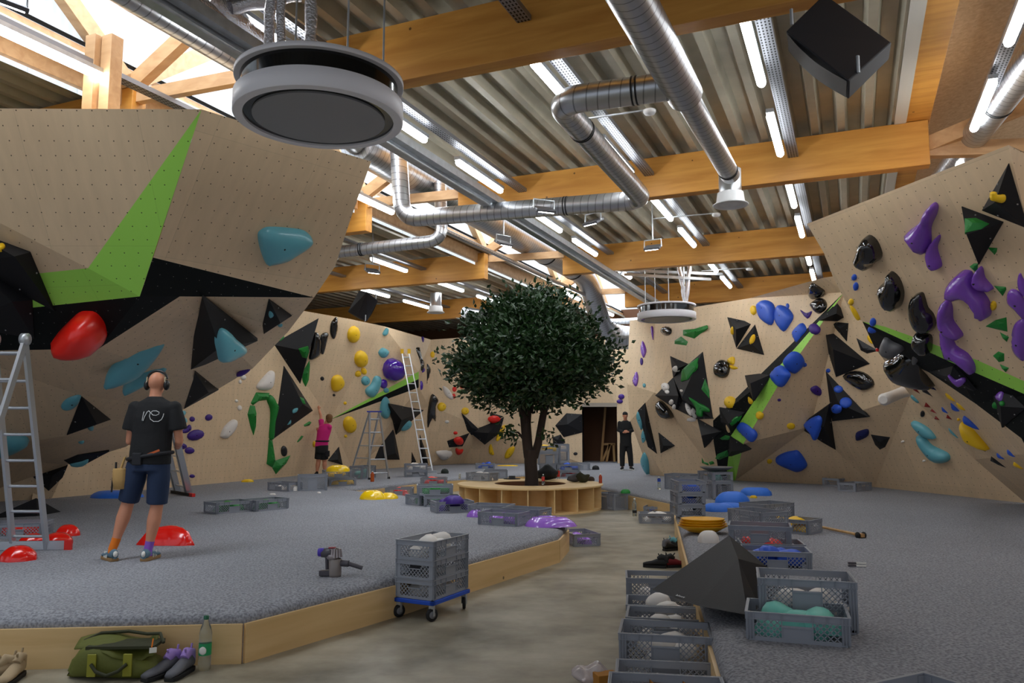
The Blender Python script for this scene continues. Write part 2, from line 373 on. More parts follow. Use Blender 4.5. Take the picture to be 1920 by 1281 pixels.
# --- back wall behind the tree
V['c1'] = mat_(870, 869.5); V['c2'] = mat_(1092, 869); V['c3'] = V['c2']+Vector((0, 0, 2.05)); V['c4'] = at(1158, 869, MZ); V['c5'] = V['c4']+Vector((0, 0, 2.05))
V['c6'] = mat_(1240, 869)
V['u1'] = at(885, 632, 4.85); V['u2'] = at(1095, 634, 4.85); V['u25'] = V['c4']+Vector((-.1, 0, 4.7)); V['u3'] = V['c6']+Vector((0, 0, 4.3)); V['m2'] = P(900, 800, 27.6)
wall('wall_back', V, [('p', 'b3 c1 m2 m1'), ('p', 'm1 m2 u1 t3'), ('p', 'c1 c2 c3 m2'), ('p', 'm2 c3 u2 u1'), ('p', 'c3 c5 u25 u2'), ('p', 'c4 c6 u3 u25 c5')])
# --- right back wall
V['r0'] = mat_(1219, 891); V['r1'] = mat_(1245, 893); V['r2'] = mat_(1345, 899); V['r3'] = mat_(1371, 901); V['r4'] = mat_(1640, 913.5); V['r5'] = mat_(1925, 944)
V['x0'] = at(1181, 601, 4.65); V['x1'] = at(1228, 597, 4.65); V['x2'] = at(1307, 575, 4.65); V['x3'] = at(1405, 559.5, 4.65); V['x4'] = at(1545, 520.5, 4.65)
V['x5'] = V['x4']+Vector((1.2, -1.0, 0)); V['x6'] = V['x5']+Vector((4, -3, 0))
V['z0'] = P(1175, 720, 21.3); V['z1'] = P(1182, 790, 21.2); V['z2'] = P(1227, 736, 20.7)
V['P'] = P(1583, 548, 15.6)
V['y1'] = P(1706, 741, 14.9); 
V['gb'] = P(1440, 757, 16.7)
def lp(a, b, t): return a+(b-a)*t
V['k1'] = P(1337, 789, 18.3); V['k2'] = P(1338, 829, 18.6); V['q1'] = P(1370, 818, 18.0); V['q0'] = P(1446, 704, 16.75); V['gq'] = P(1394, 832, 17.7); V['gp'] = P(1470, 705, 16.4)
V['r2'] = mat_(1350, 899.5); V['r25'] = mat_(1361, 900); V['r3'] = mat_(1379, 901); V['w1'] = onpl(plane3(V['P'], V['y1'], V['r3']), 1520, 800)
wall('wall_right_back', V, [('p', 'x0 x1 z2 z0'), ('p', 'z0 z2 z1'), ('p', 'z1 z2 r1 r0'), ('p', 'x1 x2 x3 k1 z2'), ('p', 'x3 x4 P k1'), ('p', 'z2 k1 k2 r2 r1'),
     ('b', 'P q0 q1 k1'), ('b', 'k1 q1 r25 r2 k2'), ('g', 'P gp q0'), ('g', 'q0 gp gq q1'), ('g', 'q1 gq r3 r25'), ('p', 'P w1 gp'), ('p', 'gp w1 r3 gq'), ('p', 'w1 r4 r3'), ('p', 'P y1 w1'), ('p', 'w1 y1 r4'), ('p', 'y1 r5 r4'), ('p', 'x4 x5 P'), ('p', 'x5 y1 P'), ('p', 'x5 x6 y1')],
     back=[('x0 z0 z1 r0', (.4, .6, 0))])
# --- right overhanging block
W = {}
W['a'] = at(1513, 420, 4.65); W['b'] = at(1891, 272, 4.65); W['f'] = P(1925, 741, 9.9)
PR = plane3(W['a'], W['b'], W['f'])
for k, x, y in (('a1', 1545, 475), ('a2', 1562, 520), ('a3', 1592, 578), ('e', 1617, 603), ('g2', 1780, 678), ('u', 1660, 613), ('u2', 1831, 675), ('u3', 1925, 717), ('bb', 1921, 400)): W[k] = onpl(PR, x, y)
W['bv'] = W['a']
W['b2'] = at(2030, 330, 4.65); W['f2'] = P(2030, 760, 9.0)
W['l0'] = P(1640, 652, 12.7); W['l1'] = P(1741, 698, 11.6); W['l2'] = P(1829, 757, 10.9); W['l3'] = P(1915, 822, 10.2); W['l4'] = P(1930, 850, 10.3)
W['s0'] = P(1706, 740, 14.3); W['s1'] = P(1828, 862, 13.5); W['s2'] = mat_(1925, 945); W['l5'] = mat_(2000, 960)
wall('wall_right', W, [('p', 'a a1 a2 a3 e u u2 u3 bb b'), ('g', 'e u u2 u3 f g2'), ('p', 'b b2 bb'), ('p', 'bb b2 f2 f u3'), 
     ('b', 'e g2 f l3 l2 l1 l0'), ('b', 'f f2 l4 l3'), ('p', 'l0 l1 s0'), ('p', 'l1 l2 s1 s0'), ('p', 'l2 l3 l4 s2 s1'), ('p', 'l4 l5 s2')],
     back=[('b a a1 a2 a3 e l0 s0', (.55, .35, -.02))])
# ================================================================ ROOF
YR = (-3, 29.5)
def deck(name, x0, x1, y0, y1, z):
    g = MB(); pit = .34; prof = []; x = x0
    while x < x1:
        prof += [(x, z+.15), (x+.155, z+.15), (x+.20, z), (x+.295, z)]; x += pit
    vs = [B(px, yy, pz) for yy in (y0, y1) for px, pz in prof]; n = len(prof)
    g.add(vs, [(i, i+1, n+i+1, n+i) for i in range(n-1)]); struct(g.build(name, DECK))
deck('ceiling', -6.0, .85, YR[0], YR[1], 5.80); deck('ceiling.001', -19, -8.05, YR[0], YR[1], 5.80)
g = MB(); g.add([B(-19.5, YR[0], 6.1), B(-8.0, YR[0], 6.1), B(-8.0, YR[1], 6.1), B(-19.5, YR[1], 6.1), B(-5.85, YR[0], 6.1), B(1, YR[0], 6.1), B(1, YR[1], 6.1), B(-5.85, YR[1], 6.1)], [(0, 1, 2, 3), (4, 5, 6, 7)])
struct(g.build('ceiling.002', DARK))
def bbar(g, a, b, w, h, mi=0): g.bar(B(*a), B(*b), w, h, mi)
beam_n = 0
def beam(y, x0, x1, w=.2, z0=5.15, h=.62, m=GLU, label=''):
    g = MB(); L = x1-x0; g.box((0, 0, 0), (L, w, h)); o = bevel(g.build('roof_beam', m), .008); o.location = B((x0+x1)/2, y, z0+h/2); o.rotation_euler = (0, 0, ROTB)
    tag(o, label, 'beam', 'glulam cross beams'); return o
for y, l in ((6.65, 'nearest right-bay glulam cross beam, passing behind the big round unit'), (11.65, 'second right-bay glulam cross beam, ending above the right climbing wall'), (16.9, 'third right-bay glulam cross beam, above the smaller round ceiling unit')):
    beam(y, -6.0, 1.1 if y > 7 else 1.0, label=l)
beam(22.3, -6.0, 1.0, label='farthest dark right-bay cross beam, just above the far climbing wall')
for y, l in ((1.4, 'left-bay glulam cross beam above the big left climbing wall'), (6.65, 'left-bay glulam cross beam behind the left wall posts'), (11.65, 'left-bay glulam cross beam with end showing right of the left wall'), (16.6, 'left-bay glulam cross beam behind the small black loudspeaker'), (22.3, 'far left-bay glulam cross beam under the white round diffuser')):
    beam(y, -19, -7.85, label=l)
def chord(name, x, m, label, w=.18, z0=5.78, h=.47):
    g = MB(); g.box((0, 0, 0), (w, YR[1]-YR[0], h)); o = bevel(g.build(name, m), .006); o.location = B(x, (YR[0]+YR[1])/2, z0+h/2); o.rotation_euler = (0, 0, ROTB); tag(o, label, 'beam'); return o
chord('lantern_edge_beam', -8.12, PALE, 'long pale timber beam along the far side of the skylight', .18, 5.56, .5)
chord('lantern_edge_beam', -6.0, GLU, 'long orange glulam beam along the near side of the skylight', .2, 5.78, .4)
chord('lantern_edge_beam', .98, GLU, 'long glulam beam at the right edge of the metal deck', .3, 5.78, .45)
def truss(x, ys, label, up, z0=5.6, z1=7.7, w=.14):
    root = empty('roof_truss', B(x, ys[0], z0)); root.rotation_euler = (0, 0, 0)
    tag(root, label, 'truss')
    base = root.location
    def mk(a, b, nm, ww=w, hh=.2):
        g = MB(); g.bar(B(*a)-base, B(*b)-base, ww, hh); g.build(nm, PALE, root)
    for i, y in enumerate(ys):
        if i+1 < len(ys):
            ym = (y+ys[i+1])/2
            mk((x, y, z0), (x, ym, z1), 'diagonal_brace'); mk((x, ym, z1), (x, ys[i+1], z0), 'diagonal_brace')
    mk((x, ys[0]-3, z1+.1), (x, ys[-1]+2, z1+.1), 'top_chord')
    return root
g = MB(); g.bar(B(.76, YR[0], 5.77), B(.76, 16.7, 5.77), .14, .02); g.bar(B(.83, YR[0], 5.85), B(.83, 16.7, 5.85), .02, .16); struct(g.build('trim_8', mat('white_flashing', sr(205, 200, 190), .5)))
truss(-8.02, [1.4, 6.6, 11.75, 16.9, 22.1, 27.3], 'pale timber truss against the translucent skylight wall', 1, 5.85, 7.85)
for y, l in ((6.65, 'nearest pale timber brace rising across the skylight opening'), (11.65, 'timber brace crossing the skylight right of the left wall top'), (16.8, 'timber brace crossing the skylight above the tree'), (22.1, 'farthest timber brace crossing the skylight')):
    root = empty('skylight_frame', B(-8, y, 5.6)); tag(root, l, 'frame'); o = root.location
    g = MB(); g.bar(B(-7.95, y, 5.85)-o, B(-5.9, y, 7.0)-o, .12, .2); g.build('diagonal_brace', PALE, root)
    g = MB(); g.bar(B(-8.0, y, 5.68)-o, B(-5.95, y, 5.62)-o, .10, .16); g.build('tie_beam', PALE, root)
# glazing: translucent walls and end of the main lantern, side lantern clad in board
g = MB(); a, b2 = YR
def quad(g, c, uvs=None): g.add(c, [(0, 1, 2, 3)], 0, False, [uvs or [(0, 0), (b2-a, 0), (b2-a, 3), (0, 3)]])
quad(g, [B(-8.1, a, 5.5), B(-8.1, b2, 5.5), B(-8.1, b2, 8.0), B(-8.1, a, 8.0)])
struct(g.build('window_1', SKYP))
g = MB(); quad(g, [B(-5.8, a, 5.8), B(-5.8, b2, 5.8), B(-5.8, b2, 8.0), B(-5.8, a, 8.0)]); struct(g.build('window_2', SKYP))
g = MB(); quad(g, [B(-8.1, a, 8.0), B(-8.1, b2, 8.0), B(-5.8, b2, 8.0), B(-5.8, a, 8.0)]); struct(g.build('window_3', SKYP))
g = MB(); quad(g, [B(-8.1, b2, 5.4), B(-5.8, b2, 5.4), B(-5.8, b2, 8), B(-8.1, b2, 8)], [(0, 0), (2.3, 0), (2.3, 3), (0, 3)]); struct(g.build('window_4', SKYP))
g = MB(); g.add([B(1.0, a, 6.2), B(1.0, 20, 6.2), B(4.4, 20, 6.6), B(4.4, a, 6.6)], [(0, 1, 2, 3)])
g.add([B(1.0, 20, 4), B(4.4, 20, 4), B(4.4, 20, 6.7), B(1.0, 20, 6.2)], [(0, 1, 2, 3)]); struct(g.build('ceiling.004', OSB))
g = MB(); g.add([B(4.4, a, 2.5), B(4.4, 20, 2.5), B(4.4, 20, 5.3), B(4.4, a, 5.3)], [(0, 1, 2, 3)]); struct(g.build('wall_side', OSB))
g = MB(); quad(g, [B(4.4, a, 5.3), B(4.4, 20, 5.3), B(4.4, 20, 6.6), B(4.4, a, 6.6)]); struct(g.build('window_5', SKYP))
for p1, p2, l in (((1.05, 11.7, 5.45), (4.3, 11.0, 6.3), 'upper timber brace at the right, rising from the beam end'), ((1.05, 11.7, 5.4), (4.3, 11.9, 5.1), 'lower timber brace at the right, running level from the beam end')):
    g = MB(); o_ = B(*p1); g.bar(Vector((0, 0, 0)), B(*p2)-o_, .14, .2); q = g.build('timber_brace', PALE); q.location = o_; tag(q, l, 'brace')
# hall shell beyond the climbing walls
SHELL = mat('hall_shell_panel', sr(150, 140, 128), .7)
BRN = mat('brown_gable_boards', sr(96, 60, 34), .7)
g = MB(); g.add([B(-19, 29.4, 0), B(3.5, 29.4, 0), B(3.5, 29.4, 6.2), B(-19, 29.4, 6.2)], [(0, 1, 2, 3)]); struct(g.build('wall_far_gable', BRN))
g = MB(); g.add([B(-19, a, 0), B(-19, b2, 0), B(-19, b2, 6.2), B(-19, a, 6.2)], [(0, 1, 2, 3)]); struct(g.build('wall_left_shell', SHELL))
g = MB(); g.add([B(9, 5, 0), B(9, b2, 0), B(9, b2, 4), B(9, 5, 4), B(3.5, b2, 0), B(3.5, b2, 6)], [(0, 1, 2, 3), (1, 4, 5, 2)]); struct(g.build('wall_right_shell', SHELL))
# ================================================================ CEILING EQUIPMENT
RZ = ROTB
def light_row(xb, starts, z, lab, grp):
    g = MB(); h = MB(); h.box((0, 0, 0), (.09, 1.53, .05))
    hm = h.mesh('light_housing'); tm = MB(); tm.tube([(0, -.755, -.045), (0, -.74, -.05), (0, -.70, -.05), (0, .70, -.05), (0, .74, -.05), (0, .755, -.045)], [.015, .038, .05, .05, .038, .015], 12); tme = tm.mesh('light_tube')
    hm.materials.append(GALV); tme.materials.append(TUBE)
    for i, s0 in enumerate(starts):
        r = empty('tube_light', B(xb, s0+.765, z), RZ)
        tag(r, lab % (('nearest', 'second', 'third', 'fourth', 'fifth', 'sixth', 'seventh', 'eighth', 'ninth')[i]), 'light', grp)
        a = bpy.data.objects.new('housing', hm); COL.objects.link(a); a.parent = r
        b = bpy.data.objects.new('diffuser_tube', tme); COL.objects.link(b); b.parent = r
def tray(xb, y0, y1, z, lab):
    g = MB(); L = y1-y0
    g.box((0, 0, .02), (.14, L, .004)); g.box((-.07, 0, .045), (.004, L, .055)); g.box((.07, 0, .045), (.004, L, .055))
    o = g.build('cable_tray', PERF); o.location = B(xb, (y0+y1)/2, z); o.rotation_euler = (0, 0, RZ); tag(o, lab, 'cable tray')
m, t, p = nt('perforated_tray_steel'); PERF = m; p.inputs['Metallic'].default_value = .8; p.inputs['Roughness'].default_value = .45
tc = t.nodes.new('ShaderNodeTexCoord'); s = t.nodes.new('ShaderNodeSeparateXYZ'); t.links.new(tc.outputs['Object'], s.inputs[0])
h1 = mth(t, 'LESS_THAN', mth(t, 'ABSOLUTE', mth(t, 'SUBTRACT', mth(t, 'FRACT', mth(t, 'DIVIDE', s.outputs[1], .06)), .5)), .3)
h2 = mth(t, 'LESS_THAN', mth(t, 'ABSOLUTE', mth(t, 'SUBTRACT', mth(t, 'FRACT', mth(t, 'DIVIDE', s.outputs[0], .035)), .5)), .22)
mx = t.nodes.new('ShaderNodeMix'); mx.data_type = 'RGBA'; t.links.new(mth(t, 'MULTIPLY', h1, h2), mx.inputs[0]); mx.inputs[6].default_value = sr(150, 152, 158); mx.inputs[7].default_value = sr(30, 30, 32); t.links.new(mx.outputs[2], p.inputs['Base Color'])
ST = [4.6, 7.05, 9.45, 12.2, 14.45, 17.3, 19.6, 22.4, 24.6]
light_row(-.75, ST[1:7], 5.4, '%s LED tube in the row right of the big steel duct', 'tube lights, right row of the metal deck')
light_row(-2.83, ST[1:7], 5.4, '%s LED tube in the middle row of the metal deck', 'tube lights, middle row of the metal deck')
light_row(-4.93, ST[0:6], 5.4, '%s LED tube in the row beside the long metal channel', 'tube lights, row beside the channel')
light_row(-7.2, [4.2, 9.9, 20.1, 23.6], 5.42, '%s LED tube along the skylight edge', 'tube lights by the skylight')
light_row(-9.6, [14.35, 17.3, 19.7, 24.4], 5.4, '%s LED tube of the left bay row nearest the skylight', 'tube lights, left bay inner row')
light_row(-11.95, [14.3, 17.3, 19.6, 24.4], 5.4, '%s LED tube of the left bay outer row', 'tube lights, left bay outer row')
light_row(1.54, [7.05, 9.45, 12.2], 5.4, '%s LED tube in front of the chipboard cladding at right', 'tube lights at the right edge')
for xb, y0, y1, l in ((-.62, 5, 24, 'cable tray above the right tube light row'), (-2.7, 5, 24, 'cable tray above the middle tube light row'), (-4.8, 3, 24, 'cable tray above the tube row beside the channel'),
                     (-9.5, 12, 26, 'cable tray above the left bay inner tube row'), (-11.85, 12, 26, 'cable tray above the left bay outer tube row'), (1.6, 5, 16, 'perforated cable tray before the chipboard cladding'), (-7.3, 2, 7.9, 'perforated cable tray with tube light at top left')):
    bm_ = [1.4, 6.65, 11.65, 16.75, 22.3, 30] if -7 < xb < 1 or xb < -8 else [40]; lo_ = y0; k_ = 0
    for bb in bm_:
        if bb <= lo_: continue
        hi_ = min(bb-.12, y1)
        if hi_-lo_ > .4: k_ += 1; tray(xb, lo_, hi_, 5.46, l+('' if k_ == 1 and hi_ >= y1 else ', %s bay' % ('nearest', 'second', 'third', 'fourth', 'fifth')[k_-1]))
        lo_ = bb+.12
        if lo_ > y1: break
# long metal channel
g = MB(); L = 24
g.box((-.05, 0, 0), (.10, L, .16)); g.box((.07, 0, .03), (.10, L, .10)); g.tube([(-.11, -L/2, .0), (-.11, L/2, .0)], .018); g.tube([(.01, -L/2, -.07), (.01, L/2, -.07)], .018)
o = g.build('metal_channel', GALV); o.location = B(-4.85, 13, 5.02); o.rotation_euler = (0, 0, RZ); tag(o, 'long galvanised metal channel running diagonally under the roof', 'channel')
# ---------------- ducts
def arc(pts, rad=.3, n=6):
    """polyline with rounded elbows"""
    out = [Vector(pts[0])]
    for a, b, c in zip(pts, pts[1:], pts[2:]):
        a, b, c = Vector(a), Vector(b), Vector(c); d1 = (a-b).normalized(); d2 = (c-b).normalized(); r = min(rad, (a-b).length*.45, (c-b).length*.45)
        p0 = b+d1*r; p2 = b+d2*r
        for i in range(n+1):
            t = i/n; out.append(p0*(1-t)**2+b*2*t*(1-t)+p2*t*t)
    out.append(Vector(pts[-1])); return out
BAND = mat('black_clamp_rubber', sr(22, 22, 24), .6)
def duct(segs, label, name='ventilation_duct', bands=()):
    root = empty(name, segs[0][0][0]); tag(root, label, 'duct'); o = root.location
    for i, (pts, r) in enumerate(segs):
        g = MB(); g.tube([q-o for q in arc(pts, r*2.2)], r, 24); g.build('pipe', DUCT, root)
    for a, b, t, r in bands:
        a, b = Vector(a), Vector(b); q = a+(b-a)*t-o; d = (b-a).normalized()
        g = MB()
        for k in (-.02, .02): g.tube([q+d*(k-.008), q+d*(k+.008)], r*1.04, 24)
        g.build('clamp_band', BAND, root)
d0 = B(-1.42, 3.0, 4.85); d1 = B(-1.36, 7.1, 4.85); d2 = B(-1.30, 10.0, 4.85); e1 = B(-2.55, 7.0, 4.85); e2 = B(-2.58, 10.65, 4.85); e3 = B(-6.35, 10.35, 4.9); e4 = B(-6.45, 10.35, 6.1)
duct([([d0, d1+(d1-d0)*.06], .17), ([d1+(d1-d0)*.02, d2], .12), ([d1+Vector((.02, 0, 0)), e1, e2, e3, e4], .135)], 'spiral steel duct looping from the top edge to the skylight, with side branch',
     bands=[(d1, e1, .35, .135), (e1, e2, .22, .135), (e2, e3, .30, .135), (d1, d2, .93, .12)])
b0 = B(-7.0, 10.0, 6.12); b1 = B(-6.9, 21.3, 6.0); b2_ = B(-7.1, 23.8, 4.6); b3_ = B(-4.2, 24.2, 4.2)
duct([([B(-7.05, 9.3, 6.25), b0], .2), ([b0, b1, b2_, b3_], .31)], 'large spiral duct running inside the skylight and bending down behind the tree', bands=[(b0, b1, .72, .31), (b0, b1, .9, .31)])
f0 = B(-6.6, 12.0, 6.0); f1 = B(-6.55, 12.0, 4.95); f2 = B(-8.6, 11.7, 4.85); f3 = B(-10.5, 11.5, 4.85)
duct([([f0, f1, f2], .11), ([f2, f3], .15)], 'short spiral duct dropping from the skylight duct towards the left wall', bands=[(f1, f2, .75, .12)])
duct([([B(-5.78, 1, 5.45), B(-5.78, 6.9, 5.45)], .095)], 'straight grey pipe at the top left beside the skylight')
duct([([B(-7.25, 11.6, 5.5), B(-7.0, 24, 5.5)], .05)], 'thin grey conduit pipe along the skylight edge')
duct([([B(-10.3, 20.3, 5.0), B(-9.2, 23.5, 5.0)], .16)], 'spiral duct in the left bay behind the white diffuser')
duct([([B(-8.6, 24.4, 5.05), B(2, 24.6, 5.05)], .10)], 'dark conduit crossing the far end of the roof')
q0 = at(1876, 210, 5.2)
qa = at(1975, 60, 5.5); qb = at(1790, 305, 5.5); qc = qa+(qb-qa)*1.5
duct([([qa, qc], .17)], 'spiral duct at the right edge in front of the chipboard', bands=[(qa, qc, .3, .17), (qa, qc, .5, .17)])
WHITE = mat('white_enamel', sr(226, 226, 226), .4)
def diffuser(x, y, z, label, h=.35):
    c = at(x, y, z); r = empty('air_diffuser', c); tag(r, label, 'air diffuser'); r.scale = (1.13, 1.13, 1.0)
    g = MB(); g.lathe((0, 0, 0), [(.13, .10), (.13, .12+h), (.0, .12+h)], 28); 
    g.build('duct_collar', DUCT, r)
    g = MB(); g.lathe((0, 0, 0), [(.0, .02), (.06, .02), (.07, .0), (.12, .0), (.125, .02), (.15, .015), (.16, -.01), (.20, -.012), (.205, .0), (.165, .03), (.15, .16), (.12, .165)], 32); g.build('diffuser_head', WHITE, r)
diffuser(1370, 384, 4.6, 'white round air diffuser hanging from the end of the steel duct', .36)
diffuser(817, 586, 4.6, 'white round air diffuser on a steel collar beside the small speaker', .38)
# ---------------- big round units
BRUSH = mat('brushed_aluminium', sr(238, 236, 242), .45, .0); GREYD = mat('satin_grey_disc', sr(150, 150, 152), .5, .2); SMOKE = mat('smoked_acrylic_band', sr(14, 14, 16), .12)
def round_unit(c, R, label):
    r = empty('round_air_unit', c); tag(r, label, 'air unit')
    g = MB(); g.lathe((0, 0, 0), [(R*.885, .02), (R*.885, .0), (R*.99, .0)], 96, smooth=False); g.lathe((0, 0, 0), [(R*.99, .0), (R, .006), (R, .15), (R*.99, .156)], 96); g.lathe((0, 0, 0), [(R*.99, .156), (R*.9, .156)], 96, smooth=False); g.build('lower_ring', BRUSH, r)
    g = MB(); g.lathe((0, 0, 0), [(R*.77, .02), (R*.89, .02)], 96, smooth=False); g.build('shadow_gap', SMOKE, r)
    g = MB(); g.lathe((0, 0, 0), [(0, .004), (R*.78, .004), (R*.78, .03)], 96, smooth=False); g.build('bottom_disc', GREYD, r)
    g = MB(); g.lathe((0, 0, 0), [(R*.93, .15), (R*.93, .31)], 96); g.build('glass_band', SMOKE, r)
    g = MB(); g.lathe((0, 0, 0), [(R*.93, .30), (R*.995, .30)], 96, smooth=False); g.lathe((0, 0, 0), [(R*.995, .30), (R, .304), (R, .335), (R*.99, .34), (0, .342)], 96); g.build('top_ring', BRUSH, r)
    return r
FOIL = mat('crinkled_foil_insulation', sr(208, 204, 206), .22, .95, bump=1.0, bscale=60)
c1 = at(599, 226, 4.12); round_unit(c1, .67, 'large round brushed metal air unit hanging in the foreground')
c2 = at(1250, 600, 4.12); round_unit(c2, .67, 'smaller-looking round air unit hanging far off right of the tree')
def rods(c, pts, label, z1=5.75):
    root = empty('hanging_rods', c); tag(root, label, 'suspension rods')
    for dx, dy in pts:
        g = MB(); g.tube([(dx, dy, .35), (dx, dy, z1-c.z)], .009, 6); g.build('threaded_rod', GALV, root)
rods(c1, [(.28, -.3), (.5, .05), (-.35, -.28), (-.3, .3)], 'threaded rods holding the large foreground round unit')
rods(c2, [(.35, -.3), (.5, .3), (-.5, -.1), (-.2, .3), (.1, .2)], 'threaded rods holding the far round unit')
def foil(a, b, r, label):
    root = MB(); n = 9; pts = [a+(b-a)*(i/n)+Vector((random.uniform(-.012, .012), random.uniform(-.012, .012), 0)) for i in range(n+1)]
    root.tube(pts, [r*random.uniform(.9, 1.1) for _ in pts], 14); o = root.build('foil_pipe', FOIL); tag(o, label, 'pipe')
d = c1-EYE
def abv(x, y0, y1, c, zt):
    a = at(x, y1, c.z+.36); return a, Vector((a.x, a.y, zt))
foil(*abv(603, 76, 0, c1, 5.6)[::1], .045, 'thick foil wrapped pipe rising from the big round unit') if False else None
pa = Vector((c1.x+.02, c1.y-.42, c1.z+.35)); foil(pa, pa+Vector((.02, -.05, 1.4)), .045, 'right foil wrapped pipe rising from the large round unit')
pa = Vector((c1.x-.30, c1.y-.40, c1.z+.35)); foil(pa, pa+Vector((.06, -.1, 1.4)), .042, 'left foil wrapped pipe rising from the large round unit')
pa = Vector((c1.x-.20, c1.y-.44, c1.z+.35)); foil(pa, pa+Vector((-.01, -.1, 1.4)), .035, 'middle foil wrapped pipe rising from the large round unit')
pa = Vector((c2.x+.42, c2.y-.1, c2.z+.35)); foil(pa, pa+Vector((-.12, 0, .9)), .05, 'left silver riser pipe on the far round unit'); foil(pa+Vector((.02, 0, 0)), pa+Vector((.12, 0, .9)), .05, 'right silver riser pipe on the far round unit')
foil(at(380, -10, 5.3), at(495, 75, 5.3), .09, 'upper foil wrapped pipe entering behind the round unit'); foil(at(350, -10, 5.2), at(468, 90, 5.2), .08, 'lower foil wrapped pipe entering behind the round unit')
foil(at(430, 14, 5.3), at(560, -10, 5.5), .06, 'silver elbow pipe at the top edge left of the foil risers')
# strut frame above far unit
g = MB(); cc = Vector((c2.x, c2.y, 5.15)); g.bar(cc+Vector((-1, -.2, 0)), cc+Vector((1.0, -.2, -.12)), .06, .06); g.bar(cc+Vector((-1, .3, .2)), cc+Vector((1.4, .3, .1)), .06, .06); g.bar(cc+Vector((-1, -.3, .15)), cc+Vector((-1, .5, .15)), .06, .06)
tag(g.build('strut_frame', GALV), 'galvanised strut frame above the far round unit', 'frame')
# ---------------- loudspeakers
SPK = mat('black_speaker_cabinet', sr(42, 43, 50), .6); GRL = mat('speaker_grille', sr(12, 12, 13), .35, bump=.6, bscale=250)
def hexa(c8, o): return [q-o for q in c8]
def speaker(fr, bk, label, curve):
    """fr: 4 corners of the big panel ; bk: opposite 4"""
    o = sum(fr, Vector())/4; r = empty('loudspeaker', o); tag(r, label, 'loudspeaker')
    v = hexa(fr+bk, o); g = MB(); g.add(v, [(0, 1, 2, 3), (7, 6, 5, 4), (1, 5, 6, 2), (2, 6, 7, 3), (3, 7, 4, 0), (0, 4, 5, 1)]); bevel(g.build('cabinet', SPK, r), .012)
    # bowed grille over side 0-1-5-4
    a, b, c, d = v[0], v[1], v[5], v[4]; n = (b-a).cross(d-a).normalized(); 
    if n.dot((a+b+c+d)/4) < 0: n = -n
    g = MB(); vs = []; N = 10
    for i in range(N+1):
        t = .03+.94*i/N; bow = math.sin(math.pi*i/N)*curve
        vs += [a+(b-a)*t+(d-a)*.06+n*(.004+bow), a+(b-a)*t+(c-b)*.94+n*(.004+bow)]
    g.add(vs, [(2*i, 2*i+2, 2*i+3, 2*i+1) for i in range(N)], 0, True); g.build('grille', GRL, r)
    for q in (v[1]*.8+v[2]*.2, v[0]*.85+v[3]*.15):
        g = MB(); g.tube([q, q+Vector((0, 0, .12))], .012, 6); g.build('hanging_shackle', GALV, r)
speaker([P(1473, 58, 5.3), P(1592, 152, 5.0), P(1672, 80, 5.45), P(1545, -12, 5.75)], [P(1482, 98, 5.5), P(1591, 187, 5.2), P(1667, 112, 5.65), P(1560, 30, 5.95)], 'big black loudspeaker hanging at the top right of the hall', .03)
speaker([P(688, 603, 15.6), P(709, 564, 15.6), P(688, 547, 15.8), P(670, 594, 15.8)], [P(676, 600, 16.0), P(700, 568, 16.2), P(673, 545, 16.1), P(652, 585, 16.1)], 'small black loudspeaker hanging above the far left wall', .02)
# ---------------- floodlights, sensors, small items
FLD = mat('floodlight_body', sr(120, 120, 124), .4, .6)
def flood(x, y, z, yaw, label, up=.5):
    c = at(x, y, z); r = empty('floodlight', c, yaw); tag(r, label, 'floodlight')
    g = MB(); g.box((0, 0, 0), (.30, .20, .05), rot=Matrix.Rotation(.5, 3, 'X')); bevel(g.build('housing', FLD, r), .01)
    g = MB(); g.box((0, -.012, -.03), (.24, .15, .012), rot=Matrix.Rotation(.5, 3, 'X')); g.build('lens', SPOTL, r)
    g = MB(); g.tube([(-.16, .0, .0), (-.16, 0, .14), (.16, 0, .14), (.16, 0, 0)], .012, 6); g.tube([(0, 0, .14), (0, 0, up)], .014, 6); g.build('bracket', GALV, r)
flood(1020, 393, 4.75, .4, 'floodlight clamped below the steel duct, nearest one', .15)
flood(1112, 416, 4.9, -.8, 'floodlight right of the duct clamp floodlight, over the tree', .8)
flood(1224, 464, 4.9, -.5, 'floodlight hanging left of the middle tube row', .8)
flood(944, 456, 4.9, .7, 'floodlight hanging in front of the skylight', .8)
flood(698, 508, 4.9, .6, 'floodlight hanging in the left bay over the small speaker', .8)
flood(10, 4, 5.1, .9, 'floodlight cut off by the top left corner', .5)
def sensor(x, y, z, dx, label):
    c = at(x, y, z); r = empty('smoke_sensor', c, RZ); tag(r, label, 'sensor')
    g = MB(); g.lathe((0, 0, 0), [(0, -.03), (.06, -.025), (.075, 0), (.075, .02), (0, .03)], 20); g.build('sensor_head', WHITE, r)
    g = MB(); g.tube([(0, 0, .03), (dx, 0, .05)], .012, 6); g.build('arm', GALV, r)
sensor(1218, 210, 5.3, -1.0, 'round white smoke sensor below the duct side branch'); sensor(1343, 403, 5.3, -1.1, 'round white smoke sensor right of the middle tube row'); sensor(1405, 505, 5.3, -1.1, 'farthest round white smoke sensor under the deck')
g = MB(); c = P(1157, 647, 25); g.box(c, (.75, .3, .26)); tag(bevel(g.build('wall_unit', WHITE), .02), 'white box unit high on the back wall right of the tree', 'air unit')
for x, l in ((127, 'left timber post standing on top of the left wall'), (160, 'right timber post standing on top of the left wall')):
    a = at(x, 203, 4.8)+Vector((-.06, .55, 0)); g = MB(); g.box((0, 0, .55), (.15, .15, 1.15)); o = bevel(g.build('timber_post', PALE), .005); o.location = (a.x, a.y, 4.7); o.rotation_euler = (0, 0, RZ); tag(o, l, 'post')
